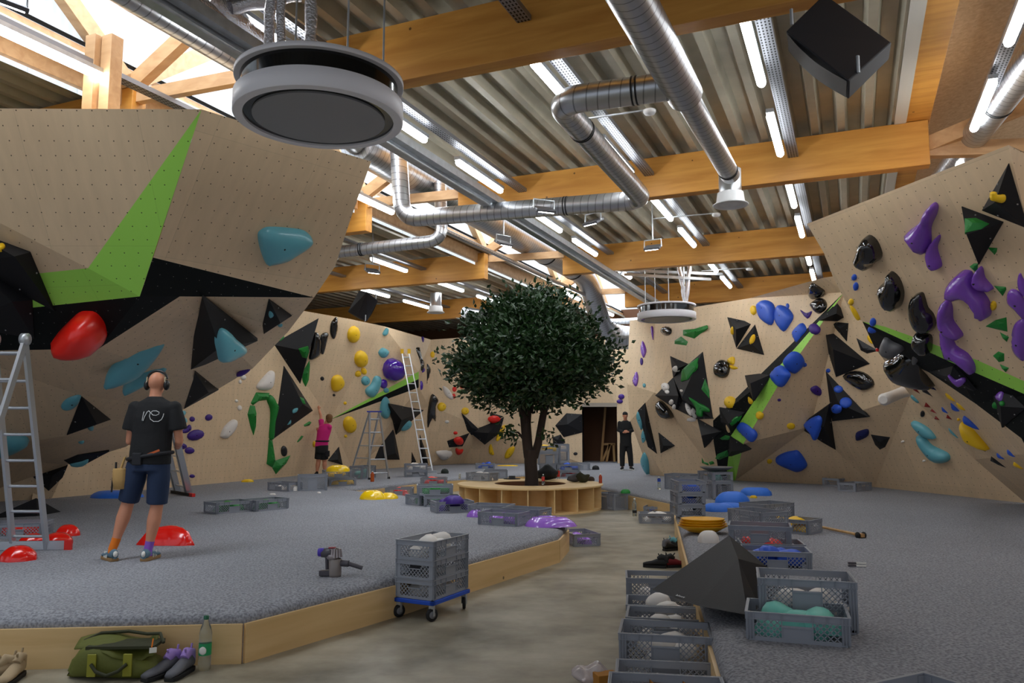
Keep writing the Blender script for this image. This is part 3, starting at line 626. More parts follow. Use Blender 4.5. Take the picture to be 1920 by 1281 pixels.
# ================================================================ VOLUMES AND HOLDS
VOLM = mat('matt_black_volume', sr(27, 27, 30), .6, spec=.3, bump=.15, bscale=120)
SCREW = mat('screw_head', sr(150, 150, 150), .4, .8)
def volume(label, base, apex, h, m=VOLM):
    cx = sum(q[0] for q in base)/len(base); cy = sum(q[1] for q in base)/len(base)
    hh = hit(cx, cy) or hit(apex[0], apex[1])
    p0, n = hh; pl = (p0, n)
    vd = (EYE-p0).normalized()
    if n.dot(vd) < .22: n = (n+vd*.6).normalized(); pl = (p0, n)
    bs = [onpl(pl, x, y) for x, y in base]; ap = onpl((p0+n*h, n), *apex)
    o = p0; r = MB(); k = len(bs)
    vs = [q-n*.03-o for q in bs]+[q+n*.012-o for q in bs]+[ap-o]
    fs = [tuple(range(k))]
    for i in range(k):
        j = (i+1) % k; fs += [(i, j, k+j, k+i), (k+i, k+j, 2*k)]
    c = sum(vs, Vector())/len(vs); out = []
    for f in fs:
        a, b_, d = vs[f[0]], vs[f[1]], vs[f[2]]; fn = (b_-a).cross(d-a); fc = sum((vs[q] for q in f), Vector())/len(f)
        out.append(f if fn.dot(fc-c) > 0 else f[::-1])
    r.add(vs, out); ob = r.build('climbing_volume', m); ob.location = o
    sc = MB()
    for i in range(k):
        q = (vs[k+i]*.55+vs[2*k]*.12+vs[k+(i+1) % k]*.33); sc.ico(q, .012, sub=1)
    sc.build('screws', SCREW, ob)
    tag(ob, label, 'climbing volume', 'black triangular climbing volumes')
    bvh([v+o for v in vs], [f for f in out]); return ob
VOLS = '''
black faceted volume at the far left, above its lower twin|-70,425 57,472 104,583 -70,492|27,481|.22
black faceted volume at the far left, lower one with chalk marks|-80,465 61,562 65,634 -80,610|22,566|.2
tall black triangular volume carrying a teal hold, on the big left wall|380,557 483,638 347,700|412,652|.34
small black volume with pale dots just under the wedge tip of the left wall|504,560 547,591 487,630|526,606|.18
black triangular volume below the tall volume on the left wall edge|366,698 410,730 345,766|391,736|.15
black triangular volume directly left of the bald man's shoulder|153,743 207,786 125,815|182,796|.2
flat wide black volume left of the man's elbow|88,840 205,846 158,871 133,872|148,853|.12
small black volume low on the left wall behind the ladder|127,872 117,895 91,920 62,894|98,892|.15
large black volume with two green holds on the back left wall|597,597 510,646 561,725|578,660|.4
large black volume the pink shirted setter reaches for|532,686 512,823 586,770|568,758|.32
black volume with an oval teal hold beside the extension ladder|729,757 794,769 742,816|753,788|.3
tall narrow black volume between the two ladders|734,784 702,862 749,862|742,850|.25
small black triangular volume right of the setter's legs|635,838 614,864 642,872|633,862|.14
spiky dark volume behind the foot of the extension ladder|787,815 797,845 803,872 788,868|793,848|.12
thin dark shard volume left of the extension ladder foot|772,848 780,866 771,871|775,864|.06
left wing of the black V-shaped volume group on the far wall|866,775 901,808 884,816 876,807|884,802|.1
black centre volume of the V-shaped group on the far wall|880,810 919,794 945,782 937,812 909,834|916,812|.3
small black volume with a red hold, left of the V-shaped group|838,827 880,812 867,837 842,839|860,825|.16
black upper volume of the V-shaped group half behind leaves|919,774 944,781 919,795|928,784|.1
large black pentagon volume on the far wall right of the trunk|1041,798 1062,775 1091,777 1092,811 1057,820|1064,796|.25
small black pentagon volume under the large pentagon|1036,820 1051,815 1060,829 1054,835 1037,835|1046,825|.12
black diamond volume with a yellow hold near its left corner|1364,595 1415,606 1381,653|1380,618|.25
black volume with a yellow hold forming the lower half of the diamond|1416,609 1433,666 1382,654|1408,644|.2
black volume on the dark stripe left of two blue holds|1391,696 1444,704 1413,751|1407,719|.25
small black volume with a white hold on top of the big cluster|1257,668 1292,683 1263,709|1273,690|.15
tallest black volume of the cluster, with a long green hold|1318,660 1337,785 1280,752 1263,708|1279,744|.38
left pointing black volume of the cluster with white holds|1229,742 1263,708 1280,752 1268,768|1272,742|.2
lower black volume of the cluster with white oblong holds|1280,752 1337,785 1306,786 1270,768|1292,772|.15
black volume below the cluster with its tip pointing down|1308,785 1352,809 1321,840|1315,817|.25
black volume with a green hold where the dark stripe narrows|1349,764 1397,773 1372,815 1352,790|1366,795|.25
black volume pointing right across the green stripe foot|1369,817 1408,843 1364,858|1372,846|.2
small black volume near the vertical edge of the right back wall|1235,811 1266,836 1239,850|1244,836|.14
tall slim black volume with two teal holds at the right wall edge|1196,770 1210,755 1232,851 1215,838|1210,795|.18
black volume at the top of the green stripe beside the overhang|1570,569 1596,603 1536,601|1568,588|.22
long black volume falling right from the top of the green stripe|1536,603 1631,682 1568,707|1562,655|.3
middle black volume between the two at the stripe top|1556,603 1591,606 1588,640|1576,616|.14
black volume carrying three blue holds in a column|1549,697 1630,782 1561,790|1573,757|.2
black volume with one large blue hold pointing left|1494,802 1555,758 1567,843|1545,800|.2
black volume with a yellow hold at the top right corner|1892,306 1842,394 1928,428|1866,379|.22
black volume with a wide green hold high on the right overhang|1804,387 1882,416 1836,496|1812,440|.3
dark volume with a purple hold on the black stripe of the right overhang|1744,697 1788,686 1828,733 1792,722|1781,707|.1
dark volume with purple and green holds near the right frame edge|1861,737 1886,728 1925,765 1880,802|1876,762|.14
'''
for ln in VOLS.strip().split('\n'):
    lb, bs, ap, h = ln.split('|'); volume(lb, [tuple(map(float, q.split(','))) for q in bs.split()], tuple(map(float, ap.split(','))), float(h))
HC = {'teal': mat('teal_hold', sr(98, 172, 186), .35, coat=.25), 'dpur': mat('dark_purple_hold', sr(62, 28, 128), .5), 'pur': mat('purple_hold', sr(124, 70, 180), .22, coat=.8),
      'blue': mat('blue_hold', sr(38, 88, 205), .45), 'yel': mat('yellow_hold', sr(245, 198, 22), .42), 'grn': mat('green_hold', sr(20, 128, 44), .45),
      'red': mat('red_hold', sr(235, 32, 18), .3, coat=.4), 'wht': mat('white_hold', sr(226, 220, 214), .5), 'blk': mat('gloss_black_hold', sr(14, 13, 14), .12, coat=1), 'mblk': mat('matt_black_hold', sr(26, 26, 29), .5),
      'gpur': mat('gloss_deep_purple_hold', sr(72, 26, 160), .12, coat=1), 'sky': mat('bright_blue_macro', sr(50, 120, 230), .5), 'lil': mat('lilac_macro', sr(165, 110, 220), .2, coat=.8), 'dred': mat('dark_red_hold', sr(140, 22, 16), .5), 'gry': mat('grey_fibreglass', sr(95, 95, 98), .4), 'navy': mat('navy_hold', sr(18, 26, 90), .5), 'crm': mat('cream_hold', sr(230, 200, 150), .5)}
def catmull(p, n):
    out = []; k = len(p)
    for i in range(k):
        a, b, c, d = p[i-1], p[i], p[(i+1) % k], p[(i+2) % k]
        for j in range(n):
            t = j/n; out.append(.5*((2*b)+(c-a)*t+(2*a-5*b+4*c-d)*t*t+(3*b-a-3*c+d)*t**3))
    return out
def segd(p, a, b):
    ab = b-a; t = max(0, min(1, (p-a).dot(ab)/max(ab.length_squared, 1e-12))); return (p-a-ab*t).length
def inside(p, poly):
    c = False; j = len(poly)-1
    for i in range(len(poly)):
        a, b = poly[i], poly[j]
        if (a.y > p.y) != (b.y > p.y) and p.x < (b.x-a.x)*(p.y-a.y)/(b.y-a.y)+a.x: c = not c
        j = i
    return c
def dome(poly, H, flat=False, res=9, back=.03):
    """inflated mesh over a 2D outline: returns verts, faces in (u,v,height)"""
    n = len(poly); xs = [q.x for q in poly]; ys = [q.y for q in poly]; S = max(max(xs)-min(xs), max(ys)-min(ys)); s = S/res
    area = sum(poly[i].x*poly[(i+1) % n].y-poly[(i+1) % n].x*poly[i].y for i in range(n))
    if area < 0: poly = poly[::-1]
    pts = list(poly); D = lambda q: min(segd(q, poly[i], poly[(i+1) % n]) for i in range(n))
    inner = []
    y = min(ys)+s*.5; r = 0
    while y < max(ys):
        x = min(xs)+s*(.5 if r % 2 else 0)
        while x < max(xs):
            q = Vector((x, y))
            if inside(q, poly) and D(q) > s*.42: inner.append(q)
            x += s
        y += s*.87; r += 1
    if not inner: inner = [sum(poly, Vector((0, 0)))/n]
    # near-edge ring
    ring = []
    for i in range(n):
        t = poly[(i+1) % n]-poly[i-1]
        if t.length < 1e-9: continue
        q = poly[i]+Vector((-t.y, t.x)).normalized()*s*.22
        if inside(q, poly) and D(q) > s*.15: ring.append(q)
    r = delaunay_2d_cdt(pts+inner+ring, [], [list(range(n))], 1, S*1e-5)
    V2 = r[0]; ds = [D(q) for q in V2]; dm = max(ds) or 1
    vs = []
    for q, d in zip(V2, ds):
        t = min(1, d/dm); hgt = H*(.16+.84*(t if flat else math.sqrt(max(0, 1-(1-t)**2)))) if d > S*1e-4 else H*.1
        vs.append((q.x, q.y, hgt))
    fs = [tuple(f) for f in r[2]]
    ed = {}
    for f in fs:
        for a, b in zip(f, f[1:]+f[:1]): ed[(a, b)] = 1
    m = len(vs); bd = [(a, b) for (a, b) in ed if (b, a) not in ed]; mp = {}
    for a, b in bd:
        for k in (a, b):
            if k not in mp: mp[k] = len(vs); vs.append((vs[k][0], vs[k][1], -back))
    for a, b in bd: fs.append((b, a, mp[a], mp[b]))
    return vs, fs
BOLT = mat('bolt_hole_steel', sr(30, 28, 26), .5, .5)
def hold(col, label, spec, H=None, cat='climbing hold', group=None):
    v = [q.split(',') for q in spec.split()]
    if len(v) == 1:
        e = list(map(float, v[0])); cx, cy, rx, ry = e[:4]; a = math.radians(e[4]) if len(e) > 4 else 0
        px = [(cx+rx*math.cos(t)*math.cos(a)-ry*math.sin(t)*math.sin(a), cy+rx*math.cos(t)*math.sin(a)+ry*math.sin(t)*math.cos(a)) for t in [2*math.pi*i/12 for i in range(12)]]; sharp = True
        smooth_n = 1
    else:
        px = [(float(a), float(b)) for a, b in v]; sharp = col in ('grn', 'mblk', 'dred') and len(px) < 8; smooth_n = 1 if sharp else 3; cx = sum(q[0] for q in px)/len(px); cy = sum(q[1] for q in px)/len(px)
    hh = hit(cx, cy) or hit(*px[0])
    if hh is None: print('NOHIT', label); return
    p0, n = hh; vd = (EYE-p0).normalized()
    if n.dot(vd) < .35: n = (n+vd*.7).normalized()
    P3 = [onpl((p0, n), x, y) for x, y in px]; c = sum(P3, Vector())/len(P3)
    u = Vector((0, 0, 1)).cross(n); u = u.normalized() if u.length > .1 else Vector((1, 0, 0)); w = n.cross(u)
    q2 = [Vector(((q-c).dot(u), (q-c).dot(w))) for q in P3]
    if smooth_n > 1: q2 = catmull(q2, smooth_n)
    S = max(max(q.x for q in q2)-min(q.x for q in q2), max(q.y for q in q2)-min(q.y for q in q2))
    dm = 0
    n_ = len(q2)
    for i in range(n_):
        for j in range(i+1, n_, 2):
            m_ = (q2[i]+q2[j])/2
            if inside(m_, q2): dm = max(dm, min(segd(m_, q2[k], q2[(k+1) % n_]) for k in range(n_)))
    if H is None: H = min(.32, max(.03, dm*(.62 if sharp and len(v) > 1 else (.55 if col == 'blue' else .68))))
    vs, fs = dome(q2, H, sharp and len(v) > 1, 9 if S > .35 else 6)
    M = Matrix((u, w, n)).transposed()
    g = MB(); g.add([M @ Vector(q) for q in vs], fs, 0, not (sharp and len(v) > 1))
    o = g.build('climbing_hold', HC[col]); o.location = c; tag(o, label, cat, group)
    if S > .3 and dm > .05:
        k = max(vs, key=lambda q: q[2]); b = MB(); b.lathe(M @ Vector((k[0], k[1], H*.97)), [(0, .006), (.011, .006), (.014, .0), (.014, -.01)], 10, M=M); b.build('bolt', BOLT, o)
    return o
HOLDS = '''
teal|huge teal hold alone high on the left wall, ring hanging under it||483,440 490,430 505,425 540,427 570,432 585,448 575,462 555,475 535,487 505,494 497,492 487,465
red|big glossy red hold on the black band of the left wall|.4|111,622 130,602 148,586 163,583 180,586 195,603 200,620 200,632 188,650 155,653 130,646 113,630
teal|long teal slab hold above the bald man's head|.14|196,722 205,695 243,648 270,639 308,636 304,652 283,680 252,708 200,726
teal|pale teal slab hold partly behind the man's earmuffs|.12|230,733 240,715 295,668 315,664 316,675 310,693 283,712 260,725 235,737
teal|rounded teal hold on the tall black volume of the left wall||412,616 425,619 437,632 455,648 456,660 442,671 417,680 410,660 406,637
teal|small teal hold touching the volume left of the man||114,762 125,748 150,740 150,750 140,762 125,767
teal|teal hold far left behind the ladder rungs||-20,815 40,816 54,823 50,832 20,846 -15,850
teal|teal hold sticking out past the right edge of the left wall|.1|590,560 587,572 578,584 555,591 572,572
teal|tiny teal hold on the volume left of the man's shoulder||170,802,6,5
teal|tiny teal hold under that same shoulder volume||152,828,6,4
teal|thin teal hold on the rim of the flat black volume||131,871 150,866 166,863 158,871 142,874
teal|pale oval hold on the small volume under the wedge tip||509,588,5,8
teal|second, lower pale hold on the small volume under the wedge tip||525,609,5,4
yel|small yellow hold on the top left faceted volume||2,463,8,5
dpur|dark purple hold at the lower right edge of the left wall||443,705 450,695 465,687 472,687 468,695 455,704
teal|teal hold just right of the man's shoulder, upper||325,780 345,770 346,778 330,790
teal|teal hold just right of the man's shoulder, lower||335,790 347,783 350,792 338,796
dpur|small purple hold at the top of the group right of the man||360,786,5,5
dpur|kidney shaped purple hold by the man's sleeve||334,810 345,805 355,796 358,805 350,812 340,812
dpur|largest purple hold of the group right of the man||366,816,16,10,-15
dpur|left purple hold of the lower pair by the man's elbow||340,837,10,6
dpur|right purple hold of the lower pair by the man's elbow||355,845,9,6.5
dpur|purple hold apart to the upper right of the man's group||391,783,7,6,-30
dpur|lone tiny purple hold low on the wall right of the folded ladder||360,893,5,3.5
wht|white egg shaped hold low on the wall left of the green snake||413,815 420,800 435,787 443,790 440,805 425,822 414,820
wht|upper small white hold above the egg shaped hold||456,708,5,5
wht|second small white hold above the egg shaped hold||450,716,3,4
wht|tiny white hold midway above the egg shaped hold||443,752,3,3
wht|lower small white hold above the egg shaped hold||449,765,4,5
wht|large white drop shaped hold above the green snake||480,725 495,705 506,695 512,699 511,718 505,730 490,732
grn|top arch segment of the green snake of holds|.12|480,736 505,737 500,750 485,752 474,760 470,756
grn|long right curved segment of the green snake|.12|506,740 516,755 519,765 513,790 510,822 504,821 506,790 506,767 500,750
grn|left hanging segment of the green snake|.12|469,760 477,761 480,775 479,800 475,816 470,802 464,777
grn|lower straight segment of the green snake|.12|504,824 510,825 516,865 510,876 500,870
grn|bottom right segment ending the green snake|.12|516,864 544,854 535,870 517,889 510,877
mblk|black oval hold above the green snake's tail||532,846,5.5,10
grn|small green hold right of the big volume, upper||569,797 580,790 584,792 580,798 571,800
grn|small green hold right of the big volume, lower||557,828 565,817 569,818 565,824 558,830
grn|small green hold on the grey face of the large back volume||519,640 525,632 533,630 532,637 524,642
grn|green hold on the right edge of the large back volume||560,655 578,650 580,660 575,672 567,670
grn|long green hold hanging under the large back volume||580,676 581,686 579,712 572,728 567,717 566,700
grn|dark green hold on the volume the setter reaches for||556,741 570,748 573,758 563,755
teal|small teal hold low on the volume the setter reaches for||540,793 545,787 545,794 538,797
teal|teal hold in the middle of the volume the setter reaches for||549,768 558,765 557,772 549,775
blk|left glossy black hold of the winged pair||590,623 600,635 599,662 592,671 579,674 582,655
blk|right glossy black hold of the winged pair||601,629 614,624 612,640 605,664 600,657
blk|glossy black hold near the top edge of the back left wall||631,595 632,617 625,636 619,625 620,607 625,599
yel|topmost yellow oval hold under the small speaker||662,627,11,16,8
yel|large yellow oval hold right of the winged pair||676,673,12,16
yel|left small yellow hold under the large yellow oval||671,701,6,6
yel|right small yellow hold under the large yellow oval||682,696,5,7,-20
yel|rounded yellow hold beside the winged pair, lower||621,712 628,704 638,704 644,716 641,726 630,734 622,730
yel|large yellow oval hold above the step ladder's left leg||655,796,12,16,-8
yel|small yellow hold behind the setter's hip||589,833,3,6
yel|tiny yellow hold at the thin end of the green stripe||647,756,3,3
yel|tiny yellow hold below the yellow oval by the ladder||648,818,3,3
mblk|tiny black hold left of the yellow holds||604,710,3.5,4
mblk|tiny black hold under the rounded yellow hold||626,741,2.5,2.5
teal|bird shaped teal hold near the top of the back left wall||717,625 724,615 728,618 726,627 720,630
teal|teal hold above the big glossy purple ball||709,661 717,652 728,658 725,668 716,671
gpur|big glossy purple ball hold on the green stripe|.4|735,693,18,22
gpur|small glossy purple ball hold beside the big one||719,720,7,9
teal|small teal hold left of the kidney shaped hold||685,714,8,9
teal|large kidney shaped teal hold left of the purple ball||685,730 695,720 702,706 711,706 713,717 707,735 697,745 687,740
teal|small teal hold on the stripe under the purple ball||724,732,5,5
teal|long teal drop hold over the step ladder top||724,744 729,755 730,772 724,785 715,780 712,765 717,748
teal|oval teal hold on the volume beside the extension ladder||760,798,13,8,-35
gpur|purple hold right of the ladder at stripe height||789,723,4,9
gpur|purple hold right of the ladder, below the black chain||792,693,4,6
dpur|purple hold at the top corner of the back left wall||792,637,3,6
blk|glossy black chain of holds right of the ladder top||778,655 786,652 790,668 795,682 793,695 787,690 784,672
blk|curved black hold at the wall corner right of the ladder||799,682 806,690 806,700 798,724 798,705
blk|large twisted glossy black hold on the far wall||811,739 822,750 817,762 817,790 810,785 801,804 800,780 805,755
yel|round yellow hold beside the twisted black hold||828,763,8,8.5
yel|pale yellow hold high on the far wall||811,665,4,6
yel|round yellow hold peeking under the tree's left side||872,771,7,7
wht|white oblong hold left of the tree crown||830,724 842,731 850,747 843,748 834,740
red|upper red hold beside the left leaves||866,724,4,5
red|middle red hold beside the left leaves||852,730,4,5
red|lowest red hold beside the left leaves||851,743,3,5
wht|half moon white hold low on the far wall||819,847 846,846 842,856 830,862 822,856
wht|tiny white hold pair with rings under the twisted black hold||838,791,4,3
red|tiny red hold above the small red-carrying volume||854,812,4,3
red|red hold on the small black volume left of the V group||860,827,9,7
red|heart shaped red hold under the small black volume||855,840 862,843 868,842 866,849 858,853 854,847
red|red hold in the middle of the V-shaped group behind leaves||927,787,12,7
yel|long yellow hold on the right side of the V group||941,800 948,797 944,812 935,827 930,825 934,812
yel|yellow hold below the V-shaped group||917,838 921,833 925,845 926,853 917,850
yel|curved yellow hold low right of the V group||950,845 957,839 965,838 963,848 955,858 946,858
mblk|small black hold between the crate tower and the doorway||1079,851,4,3
dpur|upper purple hold beside the doorway||1165,744,6,5
dpur|lower purple hold beside the doorway||1162,753,6,4
pur|purple hold high on the right wall's edge face||1205,639 1212,655 1210,666 1206,671 1201,656
dpur|small dark purple hold hanging under it||1203,678,3,7
pur|lower purple hold on the right wall's edge face||1193,697 1197,706 1196,718 1192,725 1186,715
pur|thin purple hold under the far round unit||1220,614 1225,614 1225,638 1222,630
teal|tiny pale teal hold on the right wall's edge face||1208,723,3,4
blk|round glossy black hold under the far round unit||1250,621,10,9
grn|large green hold right of the far round unit||1281,619 1302,617 1325,610 1326,616 1302,635 1281,629
grn|small green hold just under the large green one||1265,639 1277,631 1290,641 1287,648 1265,645
blue|big blue hold high on the right back wall, left of two||1437,563 1451,571 1453,589 1447,610 1427,599 1420,579 1423,569
blue|big blue hold high on the right back wall, right of two||1461,573 1477,577 1488,593 1481,609 1469,622 1456,606 1454,589
blue|tiny blue nub over the right big blue hold||1477,574,3,5
yel|yellow hold left of the two big blue holds||1413,582,6,9
dpur|purple V-shaped hold right of the big blue holds||1500,581 1512,587 1523,584 1514,598
dpur|dark purple hold at the stripe top||1527,617,10,10
blue|blue hold on the black stripe, highest on the stripe||1506,606 1513,619 1506,630 1495,644 1486,627 1494,614
blue|large blue hold crossing the green stripe||1485,661 1500,663 1508,676 1504,687 1489,700 1475,692 1469,678
blue|small blue nub right of the large stripe hold||1508,684,5,4
blue|blue hold directly below the large stripe hold||1463,685 1480,700 1477,712 1465,726 1453,718 1446,702
yel|yellow hold on the left corner of the diamond volume||1374,620,4,8
yel|yellow hold on the lower diamond volume||1411,636,5,9,20
blk|round glossy black hold in the middle of the right back wall||1340,690 1346,680 1355,675 1366,680 1369,694 1364,706 1352,709 1341,703
yel|upper yellow hold beside the round black hold||1365,675 1374,669 1378,673 1376,684 1368,682
yel|lower yellow hold beside the round black hold||1369,684 1384,690 1376,693 1369,690
yel|round yellow hold at the black stripe's left edge||1370,755,11,12
yel|small yellow hold on the volume beside the stripe||1403,744 1412,752 1409,758 1404,755
wht|white hold on the small top volume of the cluster||1268,692,7,6
wht|large white hold on the left pointing volume||1248,726,7,8
wht|small white hold touching the large white one||1251,735,4,4
wht|tiny white dot hold mid cluster||1278,733,2.5,2.5
wht|white oval hold beneath the left pointing volume||1259,754,4,5
wht|small white hold beneath the left pointing volume||1264,763,3,5
wht|long white oblong hold in the lower cluster||1291,767,5,12,-22
wht|second long white hold in the lower cluster||1301,776,4,10,-22
wht|flat white hold under the lower cluster||1297,787,9,4
grn|long green hold on the tallest cluster volume||1310,671 1306,690 1290,712 1278,716 1279,698 1294,682
grn|dark green hold on the shaded side of the cluster||1322,710 1330,732 1330,747 1315,730
grn|large dark green branching hold at the cluster's foot||1291,745 1310,755 1328,765 1330,773 1318,772 1316,781 1306,779 1304,765
blk|big glossy black hold left of the lower cluster|.3|1236,752 1247,752 1262,764 1267,778 1260,785 1247,783 1237,768
yel|yellow hold with a ring right of the green stripe||1424,779,6,8
yel|yellow hold with a ring near the left pointing volume||1483,799,8,6
yel|small yellow hold low on the right back wall||1443,865,5,4.5
crm|thin cream hold in the black stripe||1365,803,3,9,-15
blue|blue hold across the lower green stripe||1393,792 1408,801 1419,815 1411,829 1400,823 1383,805 1386,795
grn|green hold in the shade left of the lower blue hold||1391,779 1388,788 1372,799 1368,795 1378,785
grn|flat green hold just above the stripe foot||1350,822 1360,816 1370,818 1366,825 1354,825
grn|green hold near the floor in the stripe||1364,844 1366,855 1350,862 1341,860 1345,852
grn|lowest green hold left of the stripe||1343,862 1346,868 1332,872 1329,867
grn|green curved hold left of the lowest ones||1316,858 1320,866 1331,869 1328,873 1316,868
blue|largest dark blue hold low on the right back wall||1455,858 1470,849 1487,845 1498,846 1512,866 1512,876 1497,883 1481,878 1459,868
blue|blue hold on the left pointing black volume||1517,787 1535,779 1542,789 1535,812 1528,826 1521,814 1509,798
blue|upper blue hold of three in a column||1572,730,9,7
blue|middle blue hold of three in a column||1586,755,12,10
blue|lower blue hold of three in a column||1568,767,8,9
blue|tiny blue hold at the tip of the three-hold volume||1553,695,4,4
dpur|dark purple winged hold left of the three-hold volume||1519,729 1530,723 1540,730 1548,738 1536,742 1525,738
dpur|tiny purple hold right of the green stripe||1461,750,3.5,2.5
mblk|flat black pointed hold beside the overhang edge||1606,634 1630,648 1648,658 1626,663 1614,657
blk|large black winged hold under the long volume||1582,704 1604,695 1627,702 1640,721 1620,733 1595,720
mblk|black spade shaped hold low beside the pale panel||1633,815 1669,820 1660,838 1650,843 1641,834
navy|dark blue curled hold left of the spade||1605,812 1618,806 1628,805 1629,815 1620,822 1606,825
blk|glossy black fin hold at the top of the right back wall||1522,531 1540,540 1547,547 1542,560 1532,564 1516,550
blk|glossy black hold directly below the fin hold||1521,570 1540,559 1550,567 1549,580 1535,589 1524,580
yel|yellow hold at the very edge of the right overhang, upper||1596,566,5,6
yel|long yellow hold along the edge of the right overhang||1594,571 1604,580 1613,597 1608,600 1598,585
yel|yellow hold on the overhang edge beside the black tip||1632,637,4,9,-30
blk|glossy black hold highest on the right overhang|.25|1630,440 1645,450 1655,475 1650,488 1640,491 1632,502 1611,483 1615,467 1620,450
blk|long glossy black hold second on the right overhang|.25|1672,508 1687,520 1696,547 1692,570 1682,578 1665,565 1655,538 1660,527 1669,522
blk|glossy black bent hold third down the right overhang|.22|1725,548 1732,549 1736,560 1741,576 1751,588 1756,606 1750,619 1739,620 1724,610 1714,591 1711,569 1716,553
blk|round glossy black hold at the green stripe of the overhang|.22|1724,618 1733,623 1747,628 1749,643 1747,658 1740,660 1728,650 1718,635
pur|large purple hold highest on the right overhang|.2|1752,379 1760,385 1757,402 1747,425 1747,452 1740,472 1725,467 1704,440 1708,430 1730,412 1740,392
pur|slim purple hold beside the highest large one|.14|1761,440 1764,446 1759,460 1760,472 1767,495 1762,503 1750,502 1741,480 1744,460
pur|large purple hooked hold in the centre of the overhang|.26|1805,507 1820,507 1826,515 1836,535 1854,560 1859,579 1858,591 1851,594 1842,586 1830,560 1820,554 1796,558 1785,550 1782,535 1790,520
pur|purple winged hold touching the hooked one|.16|1839,499 1844,503 1848,520 1862,537 1861,542 1840,536 1829,522 1833,508
pur|upper purple piece of the overlapping pair by the green stripe|.2|1773,562 1782,563 1787,577 1788,598 1797,612 1806,625 1804,632 1792,628 1777,617 1767,600 1766,582
pur|lower purple piece of the overlapping pair, crossing the green stripe|.15|1768,613 1785,625 1793,647 1815,662 1828,682 1829,697 1822,697 1800,678 1788,672 1777,668 1770,647
pur|small purple hold at the right frame edge, upper||1910,515 1914,512 1918,520 1925,535 1925,558 1912,545 1908,530
pur|large purple hold cut by the right frame edge||1892,545 1905,543 1918,555 1926,580 1924,600 1905,581 1890,566
pur|lowest purple hold cut by the right frame edge||1909,601 1927,603 1927,672 1908,667 1898,647 1900,615
grn|wide green hold on the black volume high on the overhang||1809,410 1830,409 1855,420 1840,430 1809,437
grn|small green hold right of the black volume tip||1852,464 1870,465 1869,472 1865,478
grn|small green hold under the black volume tip||1818,500 1826,494 1834,494 1833,506 1829,510
grn|small green hold right of the winged purple hold||1864,536 1886,538 1887,543 1880,555
grn|largest green wedge hold near the right frame edge||1848,612 1867,600 1887,595 1889,622 1867,617
grn|small green hold under the largest wedge||1875,623 1892,632 1888,641 1880,634
grn|rounded green hold on the stripe near the frame edge||1862,667 1872,659 1883,663 1883,677 1873,679
grn|lowest small green hold on the overhang stripe||1875,683 1892,690 1886,698 1879,691
yel|curled yellow hold on the top right black volume||1859,362 1868,360 1870,365 1884,365 1885,375 1878,381 1866,378 1859,375
yel|small yellow hold right of the hooked purple hold||1863,573,6,9
pur|purple bone shaped hold on the dark volume||1777,705 1783,705 1792,712 1805,708 1811,715 1798,726 1785,717
pur|narrow purple hold on the rightmost dark volume||1882,733 1881,742 1877,753 1868,748 1872,738
grn|left green ball hold on the rightmost dark volume||1867,760,6,7
grn|right green ball hold on the rightmost dark volume||1879,757,5,5
blue|upper small blue hold left of the long black hold||1602,520,5,6
blue|second small blue hold left of the long black hold||1605,537,5,8
blue|small blue hold below the long black hold||1653,562,5,7,-20
blue|upper blue hold at the overhang edge by the stripe||1637,604,6,8
blue|lower blue hold at the overhang edge by the stripe||1636,618,9,7
gry|grey chalky cap of the big black macro on the overhang edge|.18|1652,655 1658,633 1668,629 1678,636 1696,640 1700,650 1690,660 1673,668
blk|big black macro hanging on the overhang edge|.3|1663,672 1680,662 1700,649 1720,653 1738,668 1742,693 1757,720 1733,722 1710,717 1683,707 1665,685
gry|grey pocket shaped hold on the big black macro||1716,673,6,12,15
red|tiny pinkish red hold at the overhang edge||1646,655,4,4
dred|dark red long hold under the black macro||1701,715 1712,719 1723,727 1728,740 1715,733 1706,726
navy|navy hold under the black stripe||1740,720 1752,725 1760,732 1745,728
mblk|long black shard hold under the black stripe||1725,720 1742,730 1758,750 1745,742 1730,735
dred|first of the small dark red holds on the underside||1737,751 1751,765 1733,763
dred|second small dark red hold on the underside||1748,766 1765,779 1744,771
dred|third small dark red hold on the underside||1755,778 1767,789 1752,786
dred|small dark red hold beneath the small blue one||1777,774 1789,788 1774,784
blue|small blue hold on the underside, left of two||1767,762 1780,775 1768,771
blue|small blue hold on the underside, right of two||1783,754 1793,760 1800,771 1786,768
yel|upper slim yellow hold on the underside||1773,737 1784,741 1793,753 1778,747
yel|lower slim yellow hold on the underside||1793,755 1803,758 1811,769 1800,766
yel|big yellow macro on the underside of the right overhang|.2|1807,788 1830,798 1844,816 1857,835 1856,842 1838,835 1819,825 1809,808
blue|blue hold on top of the big yellow macro|.08|1808,779 1821,784 1840,803 1830,802 1819,797 1809,791
mblk|black shard directly under the yellow macro||1821,827 1850,841 1859,852 1834,841
mblk|large black shard low on the underside||1859,854 1868,855 1889,878 1872,872 1857,864
blue|lower left blue shard near the right frame edge||1870,849 1885,861 1872,858
blue|upper right blue shard near the right frame edge||1889,843 1896,846 1904,857 1891,852
yel|yellow shard at the right frame edge||1902,865 1910,869 1919,880 1901,873
dred|dark red hold left of the yellow macro||1806,807,4,7
yel|tiny yellow hold left of the yellow macro||1798,786,3,3
teal|teal pair at the tip of the pale triangular panel||1708,741 1716,742 1724,750 1722,756 1710,747
teal|upper teal spear hold on the pale triangular panel|.12|1711,790 1722,791 1742,803 1755,819 1752,822 1736,819 1719,804
teal|lower larger teal spear hold on the pale triangular panel|.16|1722,816 1735,820 1749,835 1776,848 1782,858 1778,865 1767,867 1751,862 1728,835
mblk|small black oval hold above the teal spears||1730,776,4,6
wht|tiny white screw-on hold on the pale triangular panel, upper||1693,828,3,2
